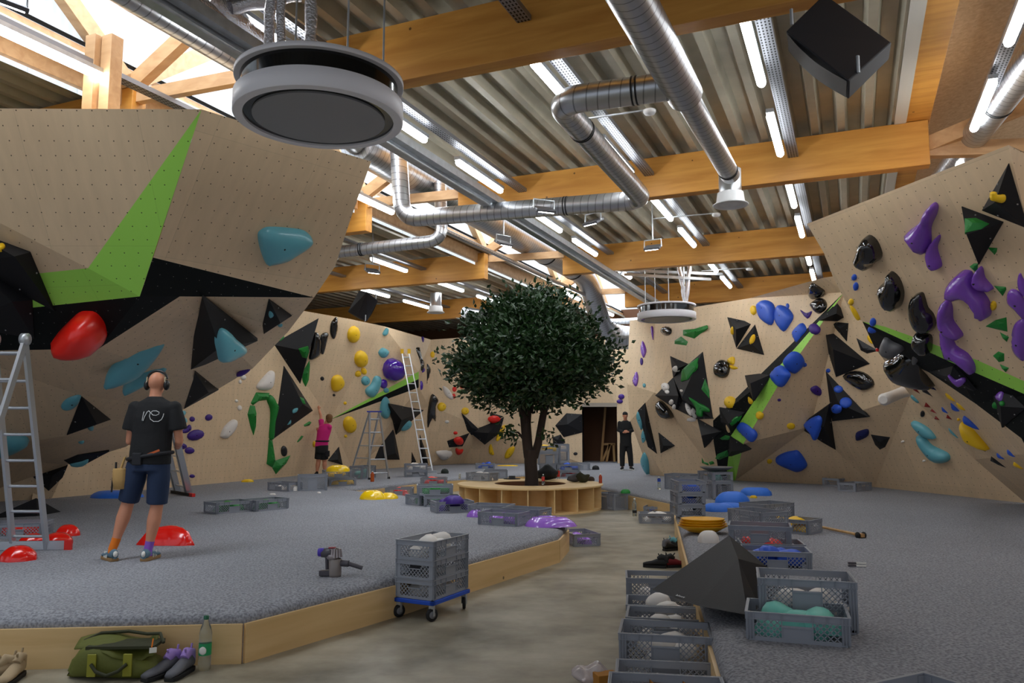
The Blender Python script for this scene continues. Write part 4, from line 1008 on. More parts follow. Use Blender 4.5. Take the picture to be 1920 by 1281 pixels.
wht|tiny white screw-on hold on the pale triangular panel, lower||1733,864,3,2
teal|thin teal shard on the grazing underside||1779,802 1790,812 1798,822 1784,812
teal|upper teal hold on the slim volume by the right wall edge||1197,771 1206,787 1203,807 1193,784
teal|lower teal hold on the slim volume by the right wall edge||1206,807 1211,823 1205,831 1202,818
teal|tall teal hold touching the mat by the right wall edge||1208,848 1216,864 1217,889 1209,882 1202,864
'''
for ln in HOLDS.strip().split('\n'):
    c, lb, h, pts = ln.split('|'); hold(c, lb, pts, float(h) if h else None)
# white tube macro by the overhang
a = P(1656, 750, 13.9); b = P(1705, 731, 14.6); g = MB(); g.tube([a, a*.97+b*.03, a*.7+b*.3, a*.3+b*.7, b], [.07, .11, .10, .10, .12], 20)
tag(g.build('tube_hold', HC['wht']), 'grey white tube shaped macro sticking out behind the overhang', 'climbing hold')
# ================================================================ CRATES
CR = mat('grey_crate_plastic', sr(142, 146, 155), .42)
def clipbar(g, fr, u0, u1, v0, v1, sp, w=.0055, t=.006):
    """crossed diagonal bars inside a rectangle ; fr maps (u,v)->point and gives normal"""
    o, U, Vv, N = fr
    for sgn in (1, -1):
        k = -(v1-v0)
        while k < (u1-u0):
            # line u = u0+k + s , v = v0+s (or mirrored)
            s0 = max(0, -k); s1 = min(v1-v0, (u1-u0)-k)
            if s1-s0 > .008:
                a = (u0+k+s0, v0+s0); b = (u0+k+s1, v0+s1)
                if sgn < 0: a = (u0+u1-a[0], a[1]); b = (u0+u1-b[0], b[1])
                pa = o+U*a[0]+Vv*a[1]; pb = o+U*b[0]+Vv*b[1]; d = (pb-pa).normalized(); x = d.cross(N)*w/2; y = N*t/2
                vs = [q+sx*x+sy*y for q in (pa, pb) for sx, sy in ((-1, -1), (1, -1), (1, 1), (-1, 1))]
                g.add(vs, [(0, 1, 5, 4), (1, 2, 6, 5), (2, 3, 7, 6), (3, 0, 4, 7)])
            k += sp
def crate_proto(h):
    L, W = .6, .4; r = empty('euro_crate'); g = MB(); sp = .036
    for sx in (-1, 1):
        for sy in (-1, 1):
            g.box((sx*(L/2-.028), sy*(W/2-.012), h/2), (.05, .008, h-.02)); g.box((sx*(L/2-.012), sy*(W/2-.028), h/2), (.008, .05, h-.02))
            for k in (.012, .03, .047): g.box((sx*(L/2-k), sy*(W/2-.005), h/2), (.004, .012, h-.02))
    g.box((0, 0, .008), (L-.03, W-.03, .006))
    zt = h-.045; zb = .022
    for sy in (-1, 1):
        fr = (Vector((0, sy*(W/2-.012), 0)), Vector((1, 0, 0)), Vector((0, 0, 1)), Vector((0, 1, 0)))
        clipbar(g, fr, -.245, -.09, zb, zt, sp); clipbar(g, fr, .09, .245, zb, zt, sp)
        g.box((0, sy*(W/2-.012), .02+(zt-.045)/2), (.17, .006, zt-.05))
        g.box((0, sy*(W/2-.008), zt-.035), (.18, .016, .006)); g.box((-.088, sy*(W/2-.01), h/2), (.006, .012, h-.05)); g.box((.088, sy*(W/2-.01), h/2), (.006, .012, h-.05))
        g.box((0, sy*(W/2-.012), .012), (L-.04, .008, .024))
    for sx in (-1, 1):
        fr = (Vector((sx*(L/2-.012), 0, 0)), Vector((0, 1, 0)), Vector((0, 0, 1)), Vector((1, 0, 0)))
        zz = zt-.035
        clipbar(g, fr, -.15, .15, zb, zz, sp); clipbar(g, fr, -.15, -.06, zz, zt, sp); clipbar(g, fr, .06, .15, zz, zt, sp)
        g.box((sx*(L/2-.010), 0, zz), (.014, .13, .007)); g.box((sx*(L/2-.012), 0, .012), (.008, W-.04, .024))
    g.build('basket', CR, r)
    g = MB()
    for sy in (-1, 1): g.box((0, sy*(W/2-.009), h-.022), (L, .006, .044)); g.box((0, sy*(W/2-.007), h-.003), (L, .018, .006)); g.box((0, sy*(W/2-.003), h-.042), (L, .008, .005))
    for sx in (-1, 1): g.box((sx*(L/2-.009), 0, h-.022), (.006, W, .044)); g.box((sx*(L/2-.007), 0, h-.003), (.018, W, .006)); g.box((sx*(L/2-.003), 0, h-.042), (.008, W, .005))
    for x in (-.25, -.17, -.088, .088, .17, .25):
        for sy in (-1, 1): g.box((x, sy*(W/2-.003), h-.022), (.004, .01, .04))
    g.build('rim', CR, r); return r
PROTO = {}
LOOSE = {}
def loose_mesh(kind):
    if kind not in LOOSE:
        rr = random.Random(kind[1]*7+3); pts = []
        n = 10
        for i in range(n):
            a = 2*math.pi*i/n; q = (.085+.03*rr.random())
            pts.append(Vector((math.cos(a)*q*1.3, math.sin(a)*q)))
        vs, fs = dome(catmull(pts, 2), .095, False, 6, .012); g = MB(); g.add(vs, fs, 0, True); LOOSE[kind] = g
    return LOOSE[kind]
COLN = {'wht': 'white', 'grn': 'green', 'yel': 'yellow', 'red': 'red', 'blue': 'blue', 'lil': 'lilac', 'dpur': 'purple', 'mint': 'mint green', 'blk': 'black'}
HC['mint'] = mat('mint_hold', sr(120, 205, 190), .45)
LM = {}
def crate(label, z0, pl, pr, face='L', h=.17, top=False, content=None, n=5, side=1, fill=.5):
    z = z0+h if top else z0
    a = at(pl[0], pl[1], z); b = at(pr[0], pr[1], z); a.z = b.z = z0
    d = (b-a); d.z = 0; d.normalize(); nr = Vector((-d.y, d.x, 0))
    if nr.dot(a-EYE) < 0: nr = -nr
    w, dp = (.6, .4) if face == 'L' else (.4, .6)
    c = (a+b)/2+nr*(dp/2*side)
    rz = math.atan2(d.y, d.x)+(0 if face == 'L' else math.pi/2)
    return crate_at(label, c, rz, h, content, n, fill)
def crate_at(label, c, rz, h, content=None, n=5, fill=.5, name='euro_crate'):
    if h not in PROTO: r = crate_proto(h); PROTO[h] = r; first = True
    else: r = copy_tree(PROTO[h]); first = False
    r.location = c; r.rotation_euler = (0, 0, rz); tag(r, label, 'crate', 'grey plastic hold crates')
    if content:
        rr = random.Random(int(abs(c.x*997+c.y*131)*10)); R = Matrix.Rotation(rz, 3, 'Z')
        for i in range(n):
            key = (content, i % 3)
            if key not in LM: g = loose_mesh(key); me = g.mesh('loose_hold'); me.materials.append(HC[content]); LM[key] = me
            o = bpy.data.objects.new('loose_hold', LM[key]); COL.objects.link(o)
            zz = .02+(h-.06)*max(fill, .55)*((i*3 % n)/max(1, n-1))
            o.location = Vector(c)+R @ Vector((-.15+.30*((i*2+.5) % n)/max(1, n-1) if n > 1 else 0, rr.uniform(-.06, .06), zz))
            o.rotation_euler = (rr.uniform(-.35, .35), rr.uniform(-.35, .35), rr.uniform(0, 6))
            s = rr.uniform(.75, 1.0); o.scale = (s, s, s)
            tag(o, ' '.join(('%s hold inside the %s' % (COLN[content], label)).replace('grey crate', 'crate').split()[:16]), 'climbing hold', COLN[content]+' holds in '+label)
    return r
F0 = 0.0
crate('grey crate of mint holds at the front of the right mat', MZ, (1401, 1200), (1595, 1216), 'L', .17, False, 'mint', 9, fill=.8)
crate('tall grey crate standing behind the mint crate', MZ, (1428, 1179), (1608, 1191), 'L', .32, False, 'wht', 7, fill=.3)
fc = at(1730, 1259, .53); d_ = (at(1625, 1281, .53)-fc).normalized(); e_ = Vector((-d_.y, d_.x, 0)); e_ = e_ if e_.y < 0 else -e_
fc.z = MZ; crate_at('grey crate cut by the bottom right frame edge', fc+d_*.3+e_*.2, math.atan2(d_.y, d_.x), .17, 'wht', 3)
crate('grey floor crate of the row, cut by the bottom edge, holding cardboard', F0, (1145, 1259), (1351, 1269), 'L', .32, True, None, side=-1)
crate('grey low floor crate second from the bottom edge of the row', F0, (1158, 1235), (1339, 1243), 'L', .22, True, 'wht', 5, side=-1)
crate('tall grey floor crate third from the bottom edge, full of white holds', F0, (1159, 1187), (1337, 1196), 'L', .32, True, 'wht', 9, fill=.85)
crate('low grey floor crate fourth from the bottom edge, under the big black volume tip', F0, (1172, 1157), (1326, 1164), 'L', .22, True, 'wht', 5, fill=.7)
crate('low grey floor crate fifth from the bottom edge with domed white holds', F0, (1173, 1134), (1316, 1139), 'L', .22, True, 'wht', 5, fill=1)
crate('farthest grey floor crate of the near row beside the black shoes', F0, (1176, 1084), (1301, 1087), 'L', .32, True, 'wht', 4, fill=.2)
crate('grey crate of blue holds right of the big black volume', MZ, (1396, 1033), (1520, 1037), 'L', .17, True, 'blue', 8, fill=.8)
crate('grey crate of red holds directly behind the blue-hold crate', MZ, (1391, 1019), (1510, 1022), 'L', .17, True, 'red', 5)
crate('tall grey crate with white and red holds behind the big volume', MZ, (1368, 985), (1481, 989), 'L', .32, True, 'red', 6, fill=.3)
crate('tall grey crate turned at an angle behind the white and red one', MZ, (1364, 953), (1428, 962), 'L', .32, True)
crate('farthest tall grey crate of the angled pair on the right mat', MZ, (1384, 942), (1432, 947), 'S', .32, True)
crate('grey crate of yellow holds at the end of the wooden pole', MZ, (1519, 1004), (1543, 998), 'S', .17, False, 'yel', 9, fill=.8)
for k, l in enumerate(('bottom', 'middle', 'top')):
    crate('%s grey crate of the three-high stack of blue holds' % l, MZ+.168*k, (1273, 970-k*.0), (1322, 970), 'S', .17, False, 'blue' if k else None, 6, fill=.6) if k == 0 else crate_at('%s grey crate of the three-high stack of blue holds' % l, Vector((_s.x+.01*k, _s.y+.01, MZ+.168*k)), _r, .17, 'blue', 6, .6)
    if k == 0: _o = [o for o in COL.objects if o.get('label', '').startswith('bottom grey crate of the three')][0]; _s = _o.location.copy(); _r = _o.rotation_euler.z
s2 = crate('tall lower grey crate under the upturned saucer', MZ, (1336, 938), (1378, 937), 'S', .32, False)
crate_at('upper grey crate under the upturned saucer', Vector((s2.location.x, s2.location.y, MZ+.32)), s2.rotation_euler.z, .17, 'mint', 4)
crate('tall grey crate at the near corner of the right wall', MZ, (1243, 917), (1297, 920), 'L', .32); crate('tall grey crate between the corner crate and the saucer stack', MZ, (1275, 925), (1331, 927), 'L', .32)
crate('grey floor crate of white holds with a white label beside the water bottle', F0, (1199, 982), (1264, 983), 'L', .17, False, 'wht', 7, fill=.7)
crate('grey floor crate of blue holds behind the white-label crate', F0, (1208, 950), (1264, 952), 'L', .17, True, 'blue', 6, fill=.9)
crate('farthest grey floor crate behind the blue one by the mat board', F0, (1226, 938), (1272, 940), 'L', .17, True)
crate('tall grey floor crate leaning on the right side of the planter bench', F0, (1149, 958), (1181, 955.3), 'S', .32)
crate('grey floor crate of lilac holds at the tip of the left mat', F0, (1079, 1026), (1124, 1024), 'S', .17, False, 'lil', 6, fill=.6)
crate('left grey crate of the green-hold pair on the left mat', MZ, (405, 965), (474, 959), 'L', .17, False, 'grn', 5); crate('right grey crate of the green-hold pair on the left mat', MZ, (479, 960), (543, 954), 'L', .17, False, 'grn', 5)
crate('low grey crate left of the tall one near the setter', MZ, (502, 920), (540, 922), 'L', .17, False, 'wht', 3); crate('tall grey crate in front of the setter in pink', MZ, (559, 921), (612, 920), 'L', .32)
lo = crate('lower grey crate under the yellow macros', MZ, (622, 912), (663, 911), 'L', .17, False, 'yel', 5)
crate_at('upper grey crate under the yellow macros', lo.location+Vector((-.12, .05, .17)), lo.rotation_euler.z+.05, .17, 'yel', 4)
crate('tall grey crate behind the yellow macros, left of the step ladder', MZ, (652, 898), (681, 899), 'S', .32, False, 'mint', 4)
lo = crate('lower grey crate of the pair before the extension ladder', MZ, (757, 895), (803, 894.5), 'L', .17); crate_at('upper grey crate of the pair before the extension ladder', lo.location+Vector((0, 0, .17)), lo.rotation_euler.z, .17, 'wht', 5, .8)
crate('grey crate of red holds alone in the floor gap', F0, (727, 915), (767, 915), 'L', .32, True, 'red', 5, fill=.8)
lo = crate('lower grey crate far back in the floor gap', F0, (789, 908), (836, 908), 'L', .32, False)
lo.location = at(812, 896, .49)*1.0; lo.location.z = 0; lo.location.y += .2
crate_at('upper grey crate of red holds far back in the floor gap', Vector((lo.location.x, lo.location.y, .32)), lo.rotation_euler.z, .17, 'red', 5, .7)
lo = crate('lower grey crate of the green-hold stack near the planter', MZ, (797, 951), (861, 950), 'L', .17, False, 'grn', 4)
crate_at('upper grey crate of the green-hold stack near the planter', lo.location+Vector((-.12, .1, .17)), lo.rotation_euler.z-.05, .17, 'grn', 6, .8)
crate('lower grey crate just left of the green-hold stack', MZ, (760, 946), (785, 949), 'S', .17, False, 'grn', 3)
crate('grey crate of deep purple holds on the left mat', MZ, (827, 963), (880, 961), 'L', .17, False, 'dpur', 7, fill=1)
crate('shallow grey crate left behind the lilac ring hold', MZ, (884, 947), (942, 949), 'L', .17, True); crate('shallow grey crate right behind the front crate by the lilac ring', MZ, (948, 953), (1002, 956), 'L', .17, True)
crate('grey crate beside the lilac ring hold on the mat corner', MZ, (899, 984), (967, 988), 'L', .17, False, 'lil', 6)
crate('grey crate of white holds on the planter bench', .505, (875, 901), (916, 902.5), 'L', .17, False, 'wht', 5, fill=.8)
crate('grey crate on the far mat left of the trunk', MZ, (908, 898), (951, 898), 'L', .22)
crate('crate of blue holds on the far mat before the far wall', MZ, (891, 880), (928, 880), 'L', .17, False, 'blue', 7, fill=1)
A = crate('bottom grey crate of the tower right of the trunk', MZ, (1008, 896), (1046, 896), 'S', .32); q = A.location
crate_at('middle grey crate of the tower right of the trunk', q+Vector((.05, 0, .32)), A.rotation_euler.z+math.pi/2, .32); crate_at('top grey crate of yellow holds on the tower right of the trunk', q+Vector((.05, 0, .64)), A.rotation_euler.z+math.pi/2, .17, 'yel', 4, .9)
lo = crate('lower grey crate right of the tower', MZ, (1050, 896), (1085, 896), 'L', .17, False, 'red', 4); crate_at('upper grey crate of blue holds right of the tower', lo.location+Vector((-.02, .02, .17)), lo.rotation_euler.z, .17, 'blue', 5, .8)
lo = crate('bottom crate of the rear tower behind the trunk', MZ, (1041, 887), (1069, 887), 'S', .32); crate_at('middle crate of the rear tower behind the trunk', lo.location+Vector((0, 0, .32)), lo.rotation_euler.z, .32); crate_at('top crate of the rear tower behind the trunk', lo.location+Vector((0, 0, .64)), lo.rotation_euler.z, .17)
crate('grey crate beside the black cap before the doorway', MZ, (1072, 882), (1105, 882), 'L', .22)
crate('front grey crate of the dark pair at the right back wall', MZ, (1602, 923), (1638, 920), 'L', .17); crate('rear grey crate of the dark pair at the right back wall', MZ, (1570, 913), (1603, 910), 'L', .17)
crate('grey crate of red holds behind the big ladder at left', MZ, (-22, 1011), (75, 1008), 'L', .17, False, 'red', 6)
# crate trolley with three crates
c0 = at(813, 1019, .66); c1_ = at(880, 1003, .66); d_ = (c1_-c0); d_.z = 0; d_.normalize(); e_ = Vector((-d_.y, d_.x, 0)); tc_ = c0+d_*.3+e_*.2; trz = math.atan2(d_.y, d_.x)
for k, l in enumerate(('bottom', 'middle', 'top')):
    crate_at('%s grey crate of the stack on the blue trolley' % l, Vector((tc_.x, tc_.y, .175+.163*k)), trz, .17, 'wht' if k != 1 else None, 7, .8 if k == 2 else .5)
BLUEP = mat('blue_trolley_plastic', sr(24, 78, 190), .4); RUB = mat('grey_rubber_wheel', sr(120, 120, 124), .6); RUBD = mat('black_rubber', sr(20, 20, 22), .7)
r = empty('crate_trolley', (tc_.x, tc_.y, 0), trz); tag(r, 'blue wheeled trolley under the three stacked crates', 'trolley')
g = MB()
for sy in (-1, 1): g.box((0, sy*.19, .155), (.62, .04, .035))
for sx in (-1, 1): g.box((sx*.29, 0, .155), (.04, .42, .035)); 
g.box((0, 0, .15), (.04, .38, .025)); bevel(g.build('frame', BLUEP, r), .006)
for sx in (-1, 1):
    for sy in (-1, 1):
        R = Matrix.Rotation(math.pi/2, 3, 'X') @ Matrix.Rotation(.0, 3, 'Z'); A3 = Matrix.Rotation(.5*sx, 3, 'Z') @ R
        g = MB(); g.lathe((sx*.27, sy*.17, .055), [(0, -.014), (.05, -.014), (.055, -.008), (.055, .008), (.05, .014), (0, .014)], 20, M=A3); w = g.build('caster_wheel', RUBD, r)
        g = MB(); g.lathe((sx*.27, sy*.17, .055), [(0, -.016), (.03, -.016), (.03, .016), (0, .016)], 16, M=A3); g.build('hub', RUB, w)
        g = MB(); g.box((sx*.27, sy*.17, .12), (.03, .045, .03)); g.box((sx*.27, sy*.17+.022, .085), (.025, .004, .08)); g.box((sx*.27, sy*.17-.022, .085), (.025, .004, .08)); g.build('fork', GALV, w)
# cardboard piece inside the nearest crate
CARD = mat('brown_cardboard', sr(176, 118, 42), .8)
p0 = at(1215, 1268, .30); p1 = at(1279, 1273, .30); g = MB(); dd = (p1-p0); g.bar(Vector((0, 0, -.12)), Vector((dd.x, dd.y, -.12)), .004, .22); g.bar(Vector((0, 0, -.12)), Vector((.02, -.12, -.12)), .004, .22); g.bar(Vector((dd.x, dd.y, -.12)), Vector((dd.x+.02, dd.y-.12, -.12)), .004, .22)
o = g.build('cardboard_box', CARD); o.location = p0; tag(o, 'brown cardboard box piece inside the nearest floor crate', 'box')
# ================================================================ LOOSE MACROS ON THE MATS
def lying(label, col, px, w, dpt, H, rz=0, z0=MZ, name='loose_macro', pts=None, pw=1):
    c = at(px[0], px[1], z0); n = 16
    if pts is None: pts = [Vector((math.cos(2*math.pi*i/n)*w/2*(1+.08*math.sin(3*i+px[0])), math.sin(2*math.pi*i/n)*dpt/2*(1+.06*math.cos(2*i+px[1])))) for i in range(n)]
    vs, fs = dome(catmull(pts, 2), H, False, 11, .002); R = Matrix.Rotation(rz, 3, 'Z')
    g = MB(); g.add([R @ Vector((x, y, max(z, 0)**pw*H**(1-pw) if z > 0 else z)) for x, y, z in vs], fs, 0, True)
    o = g.build(name, HC[col]); o.location = (c.x, c.y, z0); tag(o, label, 'climbing hold'); return o
HC['gred'] = mat('gloss_red_macro', sr(240, 24, 14), .18, coat=.8); HC['gyel'] = mat('gloss_yellow_macro', sr(250, 205, 10), .2, coat=.8)
tri = lambda w, d: [Vector((-w*.5, -d*.3)), Vector((-w*.25, d*.2)), Vector((0, d*.5)), Vector((w*.2, d*.3)), Vector((w*.55, -d*.35)), Vector((w*.1, -d*.42))]
lying('large glossy red macro on the mat right of the man\'s feet', 'gred', (318, 1019), .68, .45, .2, 0, pts=tri(.62, .45), pw=1.3)
lying('glossy red macro on the mat at the bottom left, nearest', 'gred', (34, 1050), .34, .3, .14, pw=1.3); lying('glossy red macro behind the ladder foot, rightmost', 'gred', (127, 1004), .28, .25, .13, pw=1.3)
lying('glossy red macro just right of the ladder foot', 'gred', (108, 1019), .32, .28, .12, pw=1.3); lying('glossy red macro seen between the ladder stiles', 'gred', (60, 1019), .28, .25, .11, pw=1.3)
lying('flat blue macro on the mat behind the bald man', 'sky', (218, 933), .95, .5, .13, pw=1.3)
lying('glossy yellow macro on the mat, larger of two', 'gyel', (698, 936), .45, .35, .16, pw=1.3); lying('glossy yellow macro on the mat, smaller of two', 'gyel', (728, 935), .36, .3, .11, pw=1.3)
lying('small yellow macro far left by the back wall', 'gyel', (464, 904), .28, .2, .07); lying('small lilac macro behind the front mat crate', 'lil', (892, 969), .26, .2, .1, pw=1.4)
lying('yellow flat macro lying against the far wall', 'gyel', (952, 874), .7, .3, .04)
lying('tiny white hold lying left on the mat before the crates', 'wht', (511, 928), .12, .08, .03); lying('tiny white hold lying on the mat by the tall crate', 'wht', (598, 925), .08, .06, .03)
for lb, px, w, d, H, rz in (('front blue macro of the heap by the blue crate stack', (1345, 958), .5, .4, .12, -.2), ('large domed blue macro of the heap', (1374, 949), .62, .45, .24, .3), ('flat blue macro under the domed one', (1368, 957), .5, .35, .12, 0), ('rear blue macro of the heap', (1418, 929), .6, .3, .15, -.2)):
    lying(lb, 'sky', px, w, d, H, rz)
lying('small yellow hold beside the blue heap', 'yel', (1413, 934), .13, .1, .05)
lying('glossy white curved macro before the yellow saucers', 'wht', (1329, 1017), .24, .2, .13); lying('green hold on the tall floor crate by the planter', 'grn', (1173, 925), .2, .14, .08, z0=.34)
for k, (lb) in enumerate(('lowest', 'second', 'third', 'topmost')):
    c = at(1318, 1000, MZ); g = MB(); R0 = .30-.012*k; zz = .035*k
    g.lathe((0, 0, 0), [(.05, .0+zz*.6), (.18, .03+zz*.8), (R0, .115+zz), (R0+.005, .125+zz), (R0-.02, .12+zz), (.16, .04+zz), (0, .02+zz)], 40)
    o = g.build('saucer_macro', HC['yel'] if 0 else mat('amber_yellow_macro', sr(225, 165, 14), .4)); o.location = c; o.scale = (1, .8, .78); tag(o, '%s yellow saucer of the nested stack on the right mat' % lb, 'climbing hold', 'nested yellow saucers')
c = at(1358, 892, .85); g = MB(); g.lathe((0, 0, 0), [(.06, 0), (.2, .02), (.30, .07), (.295, .08), (.2, .05), (0, .045)], 36); o = g.build('saucer_macro', HC['gry']); o.location = (s2.location.x+.03, s2.location.y, .852); tag(o, 'grey upturned saucer macro lying on the crate stack', 'climbing hold')
# lilac ring macro
c = at(1026, 986, MZ); g = MB(); vs = []; NR = 36
prof = [(.30, 0), (.27, .05), (.19, .115), (.12, .12), (.09, .10), (.085, .05)]
for rr_, zz in prof:
    for k in range(NR):
        t_ = 2*math.pi*k/NR; f = 1+.35*max(0, math.cos(t_+.35))**3*(rr_ > .15); vs.append((rr_*math.cos(t_)*f, rr_*.75*math.sin(t_), zz))
g.add(vs, [(i*NR+k, i*NR+(k+1) % NR, (i+1)*NR+(k+1) % NR, (i+1)*NR+k) for i in range(len(prof)-1) for k in range(NR)], 0, True)
o = g.build('ring_macro', HC['lil']); o.location = c; tag(o, 'glossy lilac ring macro on the corner of the left mat', 'climbing hold')
for lb, px, z0, col, w, d, H in (('crumpled yellow macro heaped on the upper yellow crate', (634, 884), .70, 'gyel', .5, .35, .14), ('deep purple macro heaped on the purple-hold crate', (850, 944), .50, 'dpur', .3, .24, .12)):
    lying(lb, col, px, w, d, H, z0=z0)
# black floor volumes
def floorvol(label, base, apex, logo=False):
    o = sum(base, Vector())/len(base); k = len(base); g = MB(); vs = [q-o for q in base]+[apex-o]
    g.add(vs, [tuple(range(k))]+[(i, (i+1) % k, k) for i in range(k)]); ob = g.build('climbing_volume', VOLM); ob.location = o; tag(ob, label, 'climbing volume'); return ob
floorvol('black volume lying on the mat behind the big ladder', [mat_(-20, 972), mat_(40, 962), mat_(60, 944), mat_(114, 960), mat_(70, 968)], P(68, 934, 11.6))
# big black volume standing across the mat edge in front
Tp = P(1367, 1004, 6.55); Lf = P(1222, 1106, 5.75); Mb = P(1308, 1136, 5.42); Br = P(1403, 1154, 5.22); Rr = P(1424, 1140, 5.9); Rt = P(1437, 1062, 6.3); Cr = P(1384, 1048, 6.05)
o = Mb.copy(); g = MB(); vs = [q-o for q in (Tp, Lf, Mb, Br, Rr, Rt, Cr)]; bk = P(1330, 1075, 6.9)-o; vs.append(bk)
g.add(vs, [(1, 2, 0), (2, 3, 6, 0), (3, 4, 6), (4, 5, 6), (5, 0, 6), (1, 0, 7), (0, 5, 7), (1, 7, 5, 4), (1, 4, 3, 2)]); ob = g.build('climbing_volume', VOLM); ob.location = o
tag(ob, 'big black pyramid volume leaning over the edge of the right mat with a white logo', 'climbing volume')
WTX = mat('white_print', sr(225, 225, 225), .6)
def text_mesh(s, size, m, name, M4, parent=None):
    cu = bpy.data.curves.new(name, 'FONT'); cu.body = s; cu.size = size; cu.extrude = .0006; cu.align_x = 'CENTER'; cu.align_y = 'CENTER'
    ob_ = bpy.data.objects.new(name, cu); COL.objects.link(ob_); dg = bpy.context.evaluated_depsgraph_get(); me = bpy.data.meshes.new_from_object(ob_.evaluated_get(dg)); bpy.data.objects.remove(ob_)
    me.materials.clear(); x = link(name, me, m, parent); x.matrix_local = M4; return x
pl_ = plane3(Tp, Lf, Mb); lc = onpl(pl_, 1276, 1119); nn = pl_[1]; nn = nn if nn.dot(EYE-lc) > 0 else -nn
ux = (onpl(pl_, 1290, 1123)-lc).normalized(); uy = nn.cross(ux)
Mx = Matrix((ux, uy, nn)).transposed().to_4x4(); Mx.translation = lc+nn*.003-o; text_mesh('blocz', .034, WTX, 'logo_print', Mx, ob)
# ================================================================ PLANTER BENCH + TREE
BC = P(994, 880, 16.45); BC.z = 0; BR = 1.50
r = empty('planter_bench', BC); tag(r, 'round birch plywood bench with open compartments around the tree', 'bench')
def annulus(g, r0, r1, z0, z1, n=72):
    g.lathe((0, 0, 0), [(r0, z0), (r1, z0), (r1, z1), (r0, z1), (r0, z0)], n, smooth=False)
BW = wood('birch_bench_ply', sr(232, 200, 146), sr(220, 184, 126), (2, 2, 6), .45)
g = MB(); annulus(g, .74, BR, .47, .50); g.build('bench_top', BW, r)
g = MB(); annulus(g, 1.0, BR-.04, .0, .03); g.build('base_ring', BW, r)
g = MB(); annulus(g, .98, 1.0, .0, .47); g.build('inner_wall', BW, r)
for k in range(18):
    a = 2*math.pi*(k+.35)/18; g = MB(); g.box(((BR-.26)*math.cos(a), (BR-.26)*math.sin(a), .25), (.46, .022, .44), rz=a); g.build('divider', BW, r)
g = MB(); annulus(g, .72, .75, .1, .49); g.build('planter_rim', mat('brown_planter_rim', sr(110, 70, 40), .7), r)
g = MB(); g.lathe((0, 0, 0), [(0, .34), (.73, .33)], 40); g.build('soil', mat('dark_soil', sr(60, 40, 26), .95, bump=1, bscale=30), r)
BARK = mat('dark_bark', sr(46, 34, 27), .9, bump=.8, bscale=30); LEAF = mat('dark_green_leaf', sr(27, 54, 20), .4, var=.5, bscale=2.5)
r = empty('indoor_tree', (BC.x+.03, BC.y, .33)); tag(r, 'dense dark green indoor tree growing out of the round bench', 'tree')
rt = random.Random(3); g = MB()
def limb(pts, rs): g.tube([Vector(q) for q in pts], rs, 12)
limb([(0, 0, 0), (.0, 0, .3), (-.02, 0, .6), (-.01, 0, .85)], [.155, .135, .13, .14])
limb([(-.05, 0, .7), (-.10, .02, 1.05), (-.15, .03, 1.55), (-.35, .1, 2.3), (-.6, .2, 3.0)], [.11, .10, .09, .06, .03])
limb([(.05, 0, .7), (.14, -.02, 1.0), (.24, .0, 1.55), (.4, -.1, 2.3), (.7, -.1, 3.0)], [.09, .08, .075, .05, .03])
limb([(-.06, .02, .8), (-.09, .08, 1.4), (-.04, .05, 2.2), (.05, 0, 3.2), (.1, 0, 3.9)], [.09, .08, .075, .06, .03])
crown = []
for i in range(300):
    while True:
        q = Vector((rt.uniform(-1, 1), rt.uniform(-1, 1), rt.uniform(-1, 1)))
        if .45 < q.length <= 1: break
    a = math.atan2(q.y, q.x); lob = 1+.10*math.sin(3*a+1)+.08*math.sin(5*q.z*2+a)
    zz = q.z; wz = 1.0 if zz > -.1 else 1.0+.0*zz
    wid = 1.0+.10*max(0, -zz)-.20*max(0, zz+.1)
    crown.append(Vector((q.x*1.6*lob*wid, q.y*1.5*lob*wid, 2.82+(zz*1.32 if zz > 0 else zz*.98))))
for sx, sz in ((-.45, 1.15), (-.5, 1.3), (.42, 1.12), (.3, 1.2), (-.55, 1.22)): crown.append(Vector((sx*.9, rt.uniform(-.2, .1), sz)))
for c in crown[::4]:
    s = Vector((c.x*.12, c.y*.12, min(c.z-.25, 1.5+.45*(c.z-1.4)))); m1 = s.lerp(c, .5)+Vector((0, 0, .12)); limb([s, m1, c], [.03, .02, .008])
g.build('trunk', BARK, r)
g = MB()
for ci, c in enumerate(crown):
    big = ci < 300; n_ = 74 if big else 20; sp = .21 if big else .09
    for _ in range(n_):
        d = Vector((rt.gauss(0, 1), rt.gauss(0, 1), rt.gauss(0, .7))); q = c+d*sp
        out = (q-Vector((0, 0, 2.5))).normalized()*.6+Vector((rt.uniform(-1, 1), rt.uniform(-1, 1), rt.uniform(-.6, .9))); out.normalize()
        sd = out.cross(Vector((rt.uniform(-1, 1), rt.uniform(-1, 1), rt.uniform(-1, 1)))).normalized(); L_ = rt.uniform(.10, .16); w_ = L_*.27; up_ = out.cross(sd)*L_*.1
        g.add([q, q+out*L_*.45+sd*w_+up_, q+out*L_, q+out*L_*.45-sd*w_+up_], [(0, 1, 2, 3)])
o = g.build('foliage', LEAF, r)
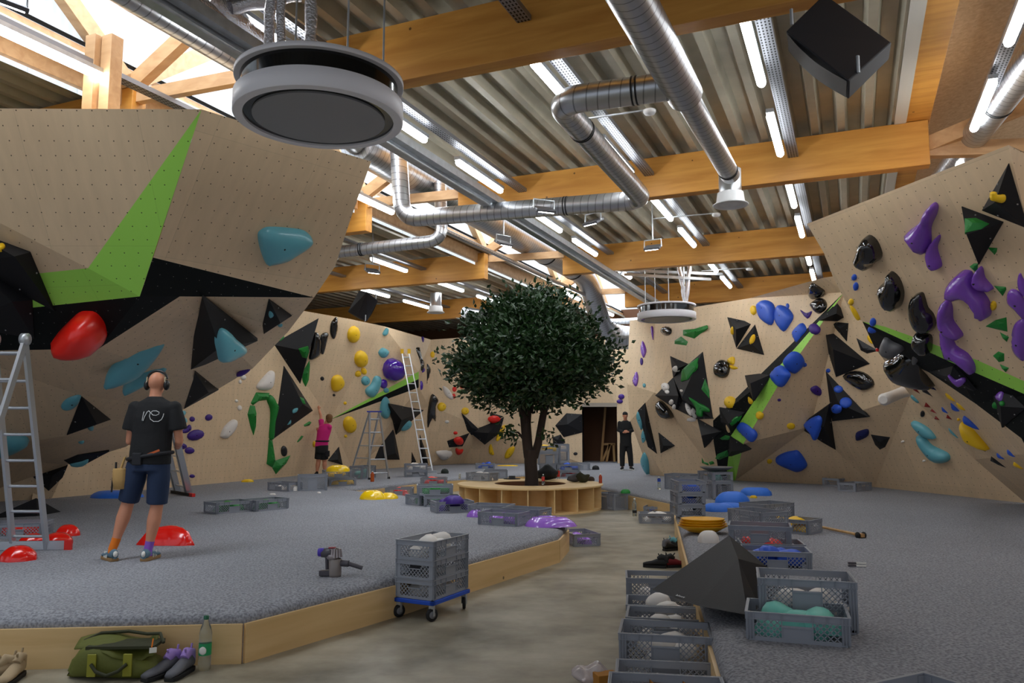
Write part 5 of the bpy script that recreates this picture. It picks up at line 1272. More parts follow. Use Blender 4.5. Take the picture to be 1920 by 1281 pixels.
# ================================================================ LADDERS
REDP = mat('red_plastic', sr(214, 36, 30), .45); BLUC = mat('blue_plastic', sr(40, 60, 190), .45); YELP = mat('yellow_plastic', sr(240, 190, 30), .5)
def section(root, bl, br, tl, tr, n, w=.06, t=.025, first=.5, rr_=.016):
    o = root.location; D = (br-bl).normalized()
    for a, b in ((bl, tl), (br, tr)):
        g = MB(); g.bar(a-o, b-o, t, w, up=D.cross(b-a)); g.build('stile', ALU, root)
    for i in range(n):
        f = (i+first)/(n); a = bl.lerp(tl, f)-o; b = br.lerp(tr, f)-o
        g = MB(); g.tube([a, b], rr_, 8); g.build('rung', ALU, root)
bl = mat_(25, 1031); br = mat_(88, 1031); tl = P(-11, 640, 7.75); tr = P(47, 640, 7.75)
r = empty('folding_ladder', (bl+br)/2); tag(r, 'large aluminium A-frame ladder at the left frame edge', 'ladder')
section(r, bl, br, tl, tr, 8, .07, .03, .55)
nb = mat_(-92, 1080); wv = tl-tr; section(r, nb+wv, nb, tl, tr, 8, .07, .03, .55)
for a, l in ((tl, 0), (tr, 0)):
    g = MB(); g.lathe(a-r.location+Vector((0, 0, .02)), [(0, -.03), (.06, -.03), (.06, .03), (0, .03)], 16, M=Matrix.Rotation(math.pi/2, 3, 'Y')); g.build('hinge', GALV, r)
g = MB(); a = mat_(-40, 1033); b = mat_(134, 1031); d = (b-a).normalized(); o_ = r.location; g.bar(a-o_+Vector((0, 0, .05)), b-d*.07-o_+Vector((0, 0, .05)), .03, .09); g.build('stabiliser_bar', ALU, r)
g = MB(); g.bar(b-d*.07-o_+Vector((0, 0, .05)), b-o_+Vector((0, 0, .05)), .04, .10); g.build('end_cap', REDP, r)
bl = mat_(331, 922); br = mat_(353, 929); tl = P(296, 780, 14.9); tr = P(318, 780, 14.3)
r = empty('folding_ladder', (bl+br)/2); tag(r, 'folded aluminium ladder standing half hidden behind the bald man', 'ladder')
section(r, bl, br, tl, tr, 5, .10, .05); section(r, bl+Vector((.06, -.06, 0)), br+Vector((.06, -.06, 0)), tl+Vector((.06, -.06, 0)), tr+Vector((.06, -.06, 0)), 5, .10, .05)
g = MB(); g.bar(mat_(322, 925)-r.location+Vector((0, 0, .03)), mat_(357, 931)-r.location+Vector((0, 0, .03)), .05, .05); g.build('foot_bar', RUBD, r)
g = MB(); g.bar(mat_(355, 930.5)-r.location+Vector((0, 0, .03)), mat_(363, 932)-r.location+Vector((0, 0, .03)), .06, .06); g.build('end_cap', REDP, r)
# step ladder
r = empty('step_ladder', mat_(700, 893)); tag(r, 'aluminium step ladder with blue fittings below the kidney shaped hold', 'ladder')
tl = P(693, 772, 20.0); tr = P(711, 772, 20.0); fl = mat_(692.5, 899.5); fr_ = mat_(729, 898); section(r, fl, fr_, tl+Vector((0, 0, 0)), tr, 5, .05, .04, .45)
rl = mat_(657, 890); rr2 = mat_(685, 891); section(r, rl, rr2, tl, tr, 5, .04, .035, .4)
g = MB(); g.bar(tl-r.location-Vector((.06, 0, 0)), tr-r.location+Vector((.06, 0, 0)), .12, .03); g.build('top_tray', BLUC, r)
for q in (fl, fr_, rl, rr2): g = MB(); g.box(q-r.location+Vector((0, 0, .025)), (.06, .06, .05)); g.build('rubber_foot', RUBD, r)
# extension ladder
r = empty('extension_ladder', mat_(803, 886)); tag(r, 'tall leaning aluminium extension ladder with yellow tips', 'ladder')
bl = mat_(795, 886); br = mat_(812, 886); tl = P(754, 662, 23.9); tr = P(767, 662, 23.9); section(r, bl, br, tl, tr, 13, .06, .03)
lm, rm = bl.lerp(tl, .38), br.lerp(tr, .38); off = Vector((0, -.07, 0)); section(r, bl+off, br+off, lm+off*.5, rm+off*.5, 5, .06, .03)
for q in (tl, tr): g = MB(); g.box(q-r.location+Vector((0, 0, .05)), (.09, .09, .14)); g.build('tip_cap', YELP, r)
g = MB(); g.bar(mat_(797, 887)-r.location+Vector((0, 0, .04)), mat_(819, 887)-r.location+Vector((0, 0, .04)), .06, .06); g.build('foot_bar', ALU, r)
# ================================================================ PEOPLE
def remesh(o, vox, it=6):
    m1 = o.modifiers.new('remesh', 'REMESH'); m1.mode = 'VOXEL'; m1.voxel_size = vox; m1.use_smooth_shade = True
    m2 = o.modifiers.new('smooth', 'SMOOTH'); m2.iterations = it; m2.factor = .5; return o
def loft(g, rings, n=20):
    """rings: (centre, rx, ry, yaw)"""
    vs = []
    for c, rx, ry, yw in rings:
        c = Vector(c)
        for k in range(n):
            t = 2*math.pi*k/n; x = rx*math.cos(t); y = ry*math.sin(t)
            vs.append(c+Vector((x*math.cos(yw)-y*math.sin(yw), x*math.sin(yw)+y*math.cos(yw), 0)))
    m = len(rings)
    fs = [(i*n+k, i*n+(k+1) % n, (i+1)*n+(k+1) % n, (i+1)*n+k) for i in range(m-1) for k in range(n)]
    fs += [tuple(range(n-1, -1, -1)), tuple(range((m-1)*n, m*n))]; g.add(vs, fs, 0, True)
def limbt(g, pts, rs):
    g.tube(pts, rs, 14)
    for q, r in zip(pts, rs): g.ico(q, r*.98, sub=2)
def hand(g, w, d, side, s=1, curl=.5):
    """w wrist, d direction of the fingers, side = vector across the palm towards the thumb"""
    d = Vector(d).normalized(); side = Vector(side); side = (side-d*side.dot(d)).normalized(); nn_ = d.cross(side)
    w = Vector(w); p = w+d*.05*s
    M = Matrix((side, d, nn_)).transposed(); g.ico(p, 1, (.040*s, .052*s, .016*s), M=M, sub=2)
    for i, L_ in enumerate((.070, .078, .072, .058)):
        b = w+d*.085*s+side*(.028-.0185*i)*s; b1 = b+(d*math.cos(curl*.5)+nn_*math.sin(curl*.5))*L_*.5*s; b2 = b1+(d*math.cos(curl*1.4)+nn_*math.sin(curl*1.4))*L_*.5*s
        g.tube([b-d*.02*s, b, b1, b2], [.009*s, .0095*s, .009*s, .0075*s], 8)
    b = w+d*.03*s+side*.035*s; b1 = b+(d*.6+side*.7).normalized()*.035*s; b2 = b1+(d*.95+side*.2+nn_*.3).normalized()*.03*s
    g.tube([b-side*.02*s, b, b1, b2], [.012*s, .0115*s, .0105*s, .0085*s], 8)
SKIN = mat('skin', sr(206, 140, 108), .5, var=.05, bscale=6)
def human(name, label, loc, J, yaw, vox, skin=SKIN):
    r = empty(name, loc); tag(r, label, 'person'); g = MB(); V_ = {k: Vector(v) for k, v in J.items() if not isinstance(v, (int, float))}
    pel, ch, nk, hd = V_['pelvis'], V_['chest'], V_['neck'], V_['head']; sh = (V_['shL']+V_['shR'])/2
    loft(g, [(pel-Vector((0, 0, .09)), .12, .10, yaw), (pel, .165, .12, yaw), (pel.lerp(ch, .4), .14, .10, yaw), (pel.lerp(ch, .75), .155, .11, yaw), (ch+Vector((0, 0, .04)), .175, .115, yaw), (sh+Vector((0, 0, -.01)), .15, .085, yaw), (nk, .062, .062, yaw)])
    g.tube([nk-Vector((0, 0, .05)), nk, hd], [.07, .058, .055], 14)
    f = Vector((-math.sin(yaw), math.cos(yaw), 0)); R = Matrix.Rotation(yaw, 3, 'Z')
    tl_ = V_.get('look', f); 
    fd = tl_.normalized(); rt_ = fd.cross(Vector((0, 0, 1))).normalized(); up_ = rt_.cross(fd); M = Matrix((rt_, fd, up_)).transposed()
    g.ico(hd+up_*.03, 1, (.076, .096, .098), M=M, sub=3); g.ico(hd-up_*.04+fd*.03, 1, (.056, .066, .07), M=M, sub=2)
    g.ico(hd+fd*.105-up_*.005, 1, (.013, .02, .024), M=M, sub=2); g.ico(hd+fd*.09-up_*.05, 1, (.024, .012, .009), M=M, sub=2)
    for s_ in (-1, 1): g.ico(hd+rt_*.078*s_, 1, (.012, .02, .032), M=M, sub=2); g.ico(hd+fd*.085+rt_*.03*s_+up_*.03, 1, (.018, .012, .008), M=M, sub=2)
    for s_ in 'LR':
        a, e, w, h = V_['sh'+s_], V_['el'+s_], V_['wr'+s_], V_['ha'+s_]
        limbt(g, [a, a.lerp(e, .5), e, e.lerp(w, .35), w], [.056, .048, .040, .041, .027]); hand(g, w, h-w, V_['th'+s_] if 'th'+s_ in V_ else Vector((0, 0, 1)))
        hp, kn, an, to = V_['hp'+s_], V_['kn'+s_], V_['an'+s_], V_['to'+s_]
        limbt(g, [hp, hp.lerp(kn, .5), kn, kn.lerp(an, .32), kn.lerp(an, .7), an], [.09, .08, .06, .066, .044, .036])
        fdv = (to-an); fdv.z = 0; fdv.normalize(); g.tube([an-fdv*.03-Vector((0, 0, .03)), an+fdv*.08-Vector((0, 0, .045)), an+fdv*.15-Vector((0, 0, .055))], [.035, .033, .022], 10)
    o = remesh(g.build('body', skin, r), vox); return r, V_, (rt_, fd, up_)
def cloth(r, nm, m, fn, vox=.012, it=8): g = MB(); fn(g); return remesh(g.build(nm, m, r), vox, it)
def shoe(r, nm, an, to, m, msole, s=1, extra=None, z0=0):
    d = (to-an); d.z = 0; d.normalize(); sd = Vector((-d.y, d.x, 0)); g = MB(); a = Vector((an.x, an.y, 0))
    rings = []
    for t, w, h in ((-.075, .030, .075), (-.04, .040, .095), (.03, .040, .085), (.10, .045, .055), (.16, .044, .042), (.20, .030, .030)):
        c = a+d*t; rings.append((c, w, h))
    n = 14; vs = []
    for c, w, h in rings:
        for k in range(n):
            t = 2*math.pi*k/n; vs.append(c+sd*w*math.cos(t)+Vector((0, 0, z0+.022+h*.5+h*.5*math.sin(t))))
    g.add(vs, [(i*n+k, i*n+(k+1) % n, (i+1)*n+(k+1) % n, (i+1)*n+k) for i in range(5) for k in range(n)]+[tuple(range(n)), tuple(range(5*n, 6*n))], 0, True)
    up = g.build(nm, m, r); g = MB(); pl2 = []
    for c, w, h in rings: pl2.append(c+sd*(w+.004))
    for c, w, h in rings[::-1]: pl2.append(c-sd*(w+.004))
    g.prism([(q.x, q.y) for q in pl2], z0, z0+.03); bevel(g.build('sole', msole, up), .006)
    if extra: extra(up, a, d, sd)
    return up
# --- bald man seen from behind
S = 186.0
def mp(x, y, dy=0): return Vector(((x-275)/S, dy, (1052-y)/S))
J = dict(pelvis=mp(272, 868), chest=mp(275, 800), neck=mp(276, 756), head=mp(276, 733, .02), shL=mp(240, 776), shR=mp(313, 776), elL=mp(231, 838, .02), elR=mp(322, 838, .03), wrL=mp(250, 850, .22), wrR=mp(303, 850, .24), haL=mp(262, 846, .30), haR=mp(292, 846, .32),
         hpL=mp(250, 885), hpR=mp(290, 885), knL=mp(232, 950, .04), knR=mp(287, 955, .02), anL=mp(214, 1034, -.02), anR=mp(276, 1040, .0), toL=mp(186, 1040, .12), toR=mp(279, 1040, .25), look=(.02, 1, -.06), thL=(0, .2, 1), thR=(0, .2, 1))
q = mat_(275, 1051); r, V_, hb = human('person', 'bald man in black t-shirt and blue shorts seen from behind, wearing ear defenders', (q.x, q.y, MZ), J, 0, .011)
TEE = mat('black_tshirt', sr(20, 20, 22), .85, bump=.5, bscale=14); NAVY = mat('navy_shorts', sr(26, 44, 74), .8, bump=.5, bscale=14)
def f_(g):
    loft(g, [(mp(272, 880), .205, .14, 0), (mp(272, 858), .20, .135, 0), (mp(274, 825), .195, .13, 0), (mp(275, 795), .21, .135, 0), (mp(276, 775), .215, .115, 0), (mp(276, 766), .165, .10, 0), (mp(276, 759), .09, .08, 0), (mp(276, 755), .066, .07, 0)])
    for s_, x in (('L', 1), ('R', 1)): a, e = V_['sh'+s_], V_['el'+s_]; g.tube([a+Vector((0, 0, -.02)), a.lerp(e, .35), a.lerp(e, .66)], [.070, .084, .092], 14); g.ico(a+Vector((0, 0, .002)), .069)
sh_ = cloth(r, 'tshirt', TEE, f_, .010)
def f_(g):
    loft(g, [(mp(272, 892), .185, .14, 0), (mp(272, 866), .19, .13, 0)])
    for s_ in 'LR': a, k = V_['hp'+s_], V_['kn'+s_]; g.tube([a+Vector((0, 0, .05)), a.lerp(k, .3), a.lerp(k, .95)], [.10, .108, .098], 16)
cloth(r, 'shorts', NAVY, f_, .011)
# back print
g = MB(); pts = []
for x, y in ((540, 570), (530, 620), (523, 668), (535, 672), (552, 620), (575, 575), (592, 562), (606, 576), (640, 610), (672, 613), (700, 598), (703, 578), (672, 562), (635, 563), (608, 590), (603, 620), (615, 655), (650, 680), (700, 680), (730, 658), (744, 625), (750, 592)):
    p_ = mp(180+x/6.1, 690+y/6.1); pts.append(Vector((p_.x, -.139+abs(p_.x)**2*.9, p_.z)))
g.tube(pts, .0035, 6); g.build('back_print', WTX, sh_)
# ear defenders
EAR = mat('black_earcup', sr(18, 18, 20), .35); BEI = mat('beige_plastic', sr(190, 180, 150), .5); rt_, fd, up_ = hb; hd = V_['head']
em = empty('ear_defenders', (0, 0, 0)); em.parent = r
for s_ in (-1, 1):
    g = MB(); M = Matrix((rt_*s_, fd, up_)).transposed(); g.ico(hd+rt_*s_*.098-up_*.005, 1, (.028, .038, .052), M=M, sub=3); e = g.build('ear_cup', EAR, r)
    g = MB(); g.bar(hd+rt_*s_*.09+up_*.01-fd*.02, hd+rt_*s_*.092+up_*.075-fd*.02, .008, .02); g.build('cup_arm', BEI, e)
g = MB(); g.tube([hd+rt_*math.cos(a)*.10+up_*(.055+math.sin(a)*.085) for a in [math.pi*i/12 for i in range(13)]], .011, 8); g.build('headband', EAR, r)
bpy.data.objects.remove(em)
# belt, strap, pouch
BELT = mat('dark_tool_belt', sr(22, 22, 28), .7); CAN = mat('tan_canvas_pouch', sr(188, 150, 92), .85, bump=.4, bscale=40); RNB = mat('rainbow_strap', sr(190, 90, 40), .7)
g = MB(); g.tube([Vector((.212*math.cos(a)-.015, .150*math.sin(a), mp(0, 864).z+.035*math.cos(a))) for a in [2*math.pi*i/24 for i in range(24)]], .018, 8, closed=True); g.build('belt', BELT, r)
g = MB(); g.bar(mp(262, 868, -.145), mp(300, 853, -.14), .004, .02); g.build('strap', RNB, r)
g = MB(); g.box(mp(261, 869, -.15), (.09, .03, .12)); bevel(g.build('belt_case', BELT, r), .01)
pr = empty('tool_pouch'); pr.parent = r; pr.location = mp(224, 903, -.06)
g = MB(); loft(g, [((0, 0, -.11), .055, .035, 0), ((0, 0, -.02), .07, .05, 0), ((-.005, 0, .08), .065, .055, 0), ((-.005, 0, .09), .06, .05, 0)], 16); g.build('pouch_bag', CAN, pr)
g = MB(); g.tube([(.0, .0, .07), (.03, .02, .20)], .012, 8); g.bar((.055, .0, -.1), (.10, .0, .12), .03, .05); g.build('pouch_flap', CAN, pr)
g = MB(); g.tube([(-.07*1, 0, -.0), (-.075, 0, -.14)], .008, 6); g.tube([(-.03, -.03, .05), (-.035, -.02, .15)], .01, 6); g.build('hand_tool', EAR, pr)
# socks and shoes
OR = mat('orange_sock', sr(232, 122, 30), .9); PU = mat('purple_sock', sr(140, 90, 190), .9); SHOE = mat('slate_blue_suede', sr(96, 124, 140), .8); GUM = mat('gum_sole', sr(150, 116, 74), .7); WS = mat('white_leather', sr(230, 228, 220), .5)
def sock(s_, m):
    a, k = V_['an'+s_], V_['kn'+s_]; g = MB(); g.tube([a-Vector((0, 0, .02)), a+Vector((0, 0, .02)), a.lerp(k, .2), a.lerp(k, .26)], [.042, .040, .042, .043], 14); g.build('sock', m, r)
sock('L', OR); sock('R', PU)
def stripes(up, a, d, sd):
    g = MB()
    for t in (.03, .06, .09):
        for s2 in (-1, 1): g.bar(a+d*t+sd*s2*.044+Vector((0, 0, .025)), a+d*(t+.02)+sd*s2*.03+Vector((0, 0, .085)), .006, .01)
    g.ico(a-d*.075+Vector((0, 0, .07)), 1, (.02, .03, .03)); g.build('stripes', WS, up)
shoe(r, 'sneaker', V_['anL'], V_['toL'], SHOE, GUM, extra=stripes); shoe(r, 'sneaker', V_['anR'], V_['toR'], SHOE, GUM, extra=stripes)
# --- route setter in pink reaching up
S2 = 68.4
def wp(x, y, dy=0): return Vector(((x-602)/S2, dy, (889-y)/S2))
J = dict(pelvis=wp(602, 840), chest=wp(605, 806), neck=wp(609, 793), head=wp(613, 785, .02), shL=wp(600, 797, .03), shR=wp(616, 800, -.04), elL=wp(596, 779, .16), elR=wp(597, 816, .12), wrL=wp(590.5, 768, .28), wrR=wp(589, 807, .25), haL=wp(588, 761, .33), haR=wp(586, 803, .32),
         hpL=wp(597, 846), hpR=wp(606, 846), knL=wp(596, 863, .03), knR=wp(607, 864, .05), anL=wp(594, 884, .0), anR=wp(609, 884, -.02), toL=wp(590, 886, .15), toR=wp(608, 886, .2), look=(-.5, .8, .3), thL=(1, 0, .5), thR=(0, .2, 1))
q = mat_(602, 892); r, V_, hb = human('person', 'route setter in pink t-shirt and black shorts reaching up to a black volume', (q.x, q.y, MZ), J, .35, .014)
PINK = mat('pink_tshirt', sr(222, 36, 132), .8, bump=.3, bscale=14); BSH = mat('black_shorts', sr(20, 20, 22), .8)
def f_(g):
    loft(g, [(wp(601, 836), .18, .13, .35), (wp(603, 822), .165, .125, .35), (wp(606, 806), .19, .135, .35), (wp(608, 798), .17, .11, .35), (wp(609, 794), .075, .075, .35)])
    for s_ in 'LR': a, e = V_['sh'+s_], V_['el'+s_]; g.tube([a, a.lerp(e, .25), a.lerp(e, .55)], [.07, .072, .075], 12); g.ico(a, .07)
cloth(r, 'tshirt', PINK, f_, .014)
def f_(g):
    loft(g, [(wp(602, 848), .175, .14, .35), (wp(602, 833), .175, .13, .35)])
    for s_ in 'LR': a, k = V_['hp'+s_], V_['kn'+s_]; g.tube([a+Vector((0, 0, .04)), a.lerp(k, .75)], [.105, .112], 14)
cloth(r, 'shorts', BSH, f_, .014)
g = MB(); rt_, fd, up_ = hb; hd = V_['head']; M = Matrix((rt_, fd, up_)).transposed(); g.ico(hd-fd*.03+up_*.05, 1, (.095, .10, .095), M=M, sub=3); g.ico(hd-fd*.07-up_*.02, 1, (.085, .06, .08), M=M, sub=2)
remesh(g.build('hair', mat('wavy_brown_hair', sr(122, 84, 48), .8, bump=1, bscale=25), r), .014, 2)
g = MB(); g.tube([Vector((.17*math.cos(a), .135*math.sin(a), 0))+wp(602.5, 826) for a in [2*math.pi*i/18 for i in range(18)]], .02, 8, closed=True); g.build('belt', BELT, r)
g = MB(); g.box(wp(614, 849, -.05), (.10, .10, .16)); bevel(g.build('chalk_pouch', BELT, r), .015)
for s_ in 'LR': shoe(r, 'sock_foot', V_['an'+s_], V_['to'+s_], BSH, BSH)
# --- person in black by the right wall edge
S3 = 61.5
def pp(x, y, dy=0): return Vector(((x-1174)/S3, dy, (881.5-y)/S3))
J = dict(pelvis=pp(1174, 830), chest=pp(1174, 803), neck=pp(1174, 789), head=pp(1173.5, 781, -.03), shL=pp(1163, 794), shR=pp(1185, 794), elL=pp(1161, 808, -.02), elR=pp(1187, 808, -.02), wrL=pp(1169, 812, -.2), wrR=pp(1177, 811, -.2), haL=pp(1173, 811, -.24), haR=pp(1173, 810, -.23),
         hpL=pp(1169, 834), hpR=pp(1179, 834), knL=pp(1167, 855, -.02), knR=pp(1182, 855, -.02), anL=pp(1167, 877), anR=pp(1183.5, 877), toL=pp(1163, 878, -.2), toR=pp(1186, 878, -.2), look=(0, -1, -.25), thL=(0, 0, 1), thR=(0, 0, 1))
q = mat_(1174, 881.5); r, V_, hb = human('person', 'person dressed all in black standing by the edge of the right wall', (q.x, q.y, MZ), J, math.pi, .015)
BT = mat('black_sweater', sr(16, 16, 17), .85)
def f_(g):
    loft(g, [(pp(1174, 834), .18, .125, 0), (pp(1174, 818), .175, .12, 0), (pp(1174, 803), .20, .13, 0), (pp(1174, 794), .18, .10, 0), (pp(1174, 789), .07, .07, 0)])
    for s_ in 'LR': a, e, w = V_['sh'+s_], V_['el'+s_], V_['wr'+s_]; g.tube([a, e, w.lerp(e, .1)], [.068, .058, .045], 12); g.ico(a, .066); g.ico(e, .057)
cloth(r, 'sweater', BT, f_, .015)
def f_(g):
    loft(g, [(pp(1174, 838), .18, .13, 0), (pp(1174, 828), .175, .12, 0)])
    for s_ in 'LR': a, k, n_ = V_['hp'+s_], V_['kn'+s_], V_['an'+s_]; g.tube([a+Vector((0, 0, .03)), k, n_+Vector((0, 0, .04))], [.105, .085, .075], 14)
cloth(r, 'trousers', BT, f_, .015)
rt_, fd, up_ = hb; hd = V_['head']; M = Matrix((rt_, fd, up_)).transposed(); g = MB(); g.ico(hd+up_*.06-fd*.01, 1, (.082, .10, .075), M=M, sub=3); g.build('cap', BT, r)
for s_ in 'LR': shoe(r, 'shoe', V_['an'+s_], V_['to'+s_], BT, WS)
# ================================================================ SMALL THINGS
# duffel bag
OLV = mat('olive_canvas', sr(92, 96, 30), .7, bump=.5, bscale=18); OLD = mat('dark_olive_canvas', sr(48, 50, 22), .75, bump=.4, bscale=20); OLY = mat('yellow_green_webbing', sr(142, 140, 34), .6)
bc = at(205, 1277, 0); r = empty('duffel_bag', (bc.x, bc.y+.13, 0), .05); tag(r, 'olive green duffel bag with open flap lying on the concrete', 'bag'); r.scale = (.88, 1, .95)
g = MB(); rings = []
for i in range(15):
    t = i/14; x = -.35+.70*t; e = (1-abs(2*t-1)**4)**.5; h = (.095+.03*math.sin(5*t+.5))*max(.25, e); rings.append((x, .15*max(.35, e), h))
n = 20; vs = []
for x, w, h in rings:
    for k in range(n):
        a = 2*math.pi*k/n; ca, sa = math.cos(a), math.sin(a); sq = lambda v: math.copysign(abs(v)**.65, v)
        vs.append((x+.012*math.sin(7*a+x*20), w*sq(ca), h+h*sq(sa)*(1+.06*math.sin(9*x+3*a))))
g.add(vs, [(i*n+k, i*n+(k+1) % n, (i+1)*n+(k+1) % n, (i+1)*n+k) for i in range(14) for k in range(n)]+[tuple(range(n)), tuple(range(14*n, 15*n))], 0, True); g.build('bag_body', OLV, r)
g = MB(); vs = []; NX, NY = 16, 6
for j in range(NY+1):
    for i in range(NX+1):
        u = i/NX; v = j/NY; x = -.37+.60*u+.05*v; y = .14-.30*v*(1-.35*abs(2*u-1.1)); z = .235+.02*math.sin(6*u)-.07*v*v*(.4+u)+(.03 if u > .9 else 0)-.02*abs(2*u-1)
        vs.append((x, y, z))
g.add(vs, [(j*(NX+1)+i, j*(NX+1)+i+1, (j+1)*(NX+1)+i+1, (j+1)*(NX+1)+i) for j in range(NY) for i in range(NX)], 0, True); o = g.build('top_flap', OLV, r); md = o.modifiers.new('s', 'SOLIDIFY'); md.thickness = .008
for x, l in ((-.13, 0), (.13, 1)):
    g = MB(); g.box((x, -.155, .11), (.065, .012, .15)); bevel(g.build('webbing_strap', OLY, r), .004)
g = MB(); g.tube([(-.13, -.165, .12), (-.08, -.19, .08), (0, -.2, .055), (.08, -.19, .08), (.13, -.165, .12)], .012, 8); g.build('carry_handle', OLD, r)
g = MB(); g.tube([(-.30, .05, .22), (-.2, .1, .26), (0, .12, .265), (.15, .1, .25), (.28, .03, .27), (.33, -.02, .22)], .012, 8); g.box((.05, -.02, .215), (.5, .2, .02)); g.build('zip_opening', OLD, r)
g = MB(); g.box((.30, -.13, .20), (.05, .005, .035), rz=.3); g.build('paper_label', WS, r)
g = MB(); g.tube([(.285, -.10, .27), (.29, -.13, .22)], .005, 6); g.build('orange_tab', OR, r)
# bottles
PETM = mat('clear_plastic', sr(225, 235, 235), .08, trans=.92); GLB = mat('green_label', sr(30, 150, 90), .5); GCAP = mat('green_cap', sr(10, 90, 60), .4)
def bottle(label, px, z0, h, r0, cap=GCAP, lab=GLB, body=PETM, labz=(.28, .5)):
    c = at(px[0], px[1], z0); r = empty('bottle', (c.x, c.y, z0)); tag(r, label, 'bottle'); g = MB()
    g.lathe((0, 0, 0), [(0, .008*h), (r0*.85, 0), (r0, .03*h), (r0, .24*h), (r0*.93, .27*h), (r0*.95, .5*h), (r0, .54*h), (r0, .68*h), (r0*.8, .78*h), (r0*.38, .90*h), (r0*.34, .96*h)], 28); g.build('bottle_body', body, r)
    g = MB(); g.lathe((0, 0, 0), [(r0*.42, .93*h), (r0*.42, .995*h), (0, h)], 20); g.build('cap', cap, r)
    if lab: g = MB(); g.lathe((0, 0, 0), [(r0*1.01, labz[0]*h), (r0*1.01, labz[1]*h)], 28); l_ = g.build('label', lab, r)
    return r
b_ = bottle('tall clear water bottle with green cap and label against the left mat board', (383, 1256), 0, .36, .042)
g = MB(); g.ico((0, -.043, .135), 1, (.026, .004, .028)); g.build('label_badge', WS, b_)
bottle('clear water bottle with black label standing on the floor before the far mat', (1190, 968), 0, .33, .042, WS, BAND, labz=(.18, .32)); bottle('clear bottle on the far mat left of the corner crate', (1236, 917.5), MZ, .26, .035, WS, mat('blue_label', sr(40, 70, 160), .5), labz=(.6, .85))
bottle('orange drink bottle on the mat under the step ladder', (698, 903.5), MZ, .25, .045, WS, None, mat('orange_drink', sr(205, 92, 26), .2, trans=.3))
bottle('small bottle with red label on the planter bench left of its right end', (1018.5, 909), .50, .21, .032, WS, mat('red_label', sr(210, 60, 50), .5), labz=(.35, .75)); bottle('orange red bottle at the right end of the planter bench', (1126, 906), .50, .19, .035, WS, None, mat('tea_bottle', sr(190, 76, 44), .25, trans=.2))
bottle('red bottle beside the black bag on the planter bench', (1047, 898), .50, .22, .035, BAND, mat('red_label', sr(210, 60, 50), .5), labz=(.2, .8)); bottle('small white topped bottle on the far mat edge left of the planter', (862, 898), MZ, .14, .03, WS, None)
# shoes on the floor
GRS = mat('grey_rubber_shoe', sr(92, 92, 98), .6); LIL = mat('lilac_shoe_upper', sr(160, 130, 200), .8); BEG = mat('beige_suede', sr(170, 148, 116), .9); BKS = mat('black_shoe', sr(16, 16, 17), .7); REDS = mat('dark_red_shoe', sr(120, 24, 34), .7)
def climb_shoe(label, px, ang, mu, ml, z0=0):
    c = at(px[0], px[1], z0); r = empty('shoe', (c.x, c.y, z0)); tag(r, label, 'shoe'); d = Vector((math.cos(ang), math.sin(ang), 0))
    s0 = shoe(r, 'shoe_body', Vector((0, 0, 0)), d, mu, BKS); g = MB(); g.tube([d*(-.07)+Vector((0, 0, .06)), d*(-.06)+Vector((0, 0, .12)), d*(-.02)+Vector((0, 0, .13)), d*.02+Vector((0, 0, .10))], [.03, .035, .036, .03], 12); g.build('ankle_collar', ml, r)
    g = MB(); g.tube([d*-.06+Vector((0, 0, .12)), d*-.075+Vector((0, 0, .175))], .007, 6); g.tube([d*.0+Vector((0, 0, .12)), d*.03+Vector((.01, 0, .165))], .007, 6); g.build('pull_loop', ml, r); return r
climb_shoe('left climbing shoe with lilac straps beside the olive bag', (316, 1264), -2.0, GRS, LIL); climb_shoe('right climbing shoe with lilac straps, nearer the green-label bottle', (347, 1262), -1.7, GRS, LIL)
climb_shoe('beige suede shoe at the bottom left corner, right one', (30, 1272), -1.4, BEG, BEG); climb_shoe('beige suede shoe cut by the bottom left corner', (2, 1276), -2.4, BEG, BEG)
climb_shoe('black and teal climbing shoe on the floor by the right mat board, left one', (1253, 1033), .5, BKS, GRS); climb_shoe('black and teal climbing shoe on the floor by the right mat board, right one', (1266, 1030), -.5, BKS, HC['teal'])
climb_shoe('black shoe lying left behind the near crate row', (1238, 1065), 2.8, BKS, BKS); climb_shoe('dark red and black shoe lying right behind the near crate row', (1260, 1064), .2, REDS, BKS)
# cordless vacuum
PV = mat('grey_vacuum_plastic', sr(74, 70, 76), .4); PURV = mat('violet_filter', sr(72, 50, 170), .4); CYC = mat('silver_cyclone', sr(160, 150, 150), .3, .6); BINM = mat('smoky_dust_bin', sr(150, 140, 134), .2, trans=.2); MAG = mat('red_trim', sr(150, 40, 50), .4)
c = at(628, 1081, MZ); r = empty('handheld_vacuum', (c.x, c.y, MZ)); tag(r, 'handheld cordless vacuum standing on the left mat', 'vacuum cleaner')
g = MB(); g.lathe((0, 0, 0), [(0, .0), (.052, .0), (.055, .02), (.055, .14), (.05, .15)], 24); g.build('dust_bin', BINM, r)
g = MB(); RX = Matrix.Rotation(math.pi/2, 3, 'Y')
g.lathe((-.03, 0, .20), [(0, -.09), (.038, -.09), (.042, -.02), (.045, .03), (0, .04)], 24, M=RX); g.build('motor_body', PV, r)
g = MB(); g.lathe((-.13, 0, .205), [(0, -.025), (.034, -.02), (.038, .0), (.036, .03), (0, .03)], 24, M=RX); g.build('filter', PURV, r)
g = MB(); g.lathe((-.02, 0, .15), [(.05, 0), (.058, .015), (.05, .04)], 24)
for k in range(12): a = 2*math.pi*k/12; g.tube([(.0+.047*math.cos(a), .047*math.sin(a), .165), (.0+.04*math.cos(a), .04*math.sin(a), .235)], [.014, .010], 8)
g.build('cyclones', CYC, r)
g = MB(); g.box((-.03, 0, .243), (.06, .03, .012)); g.build('red_switch', MAG, r)
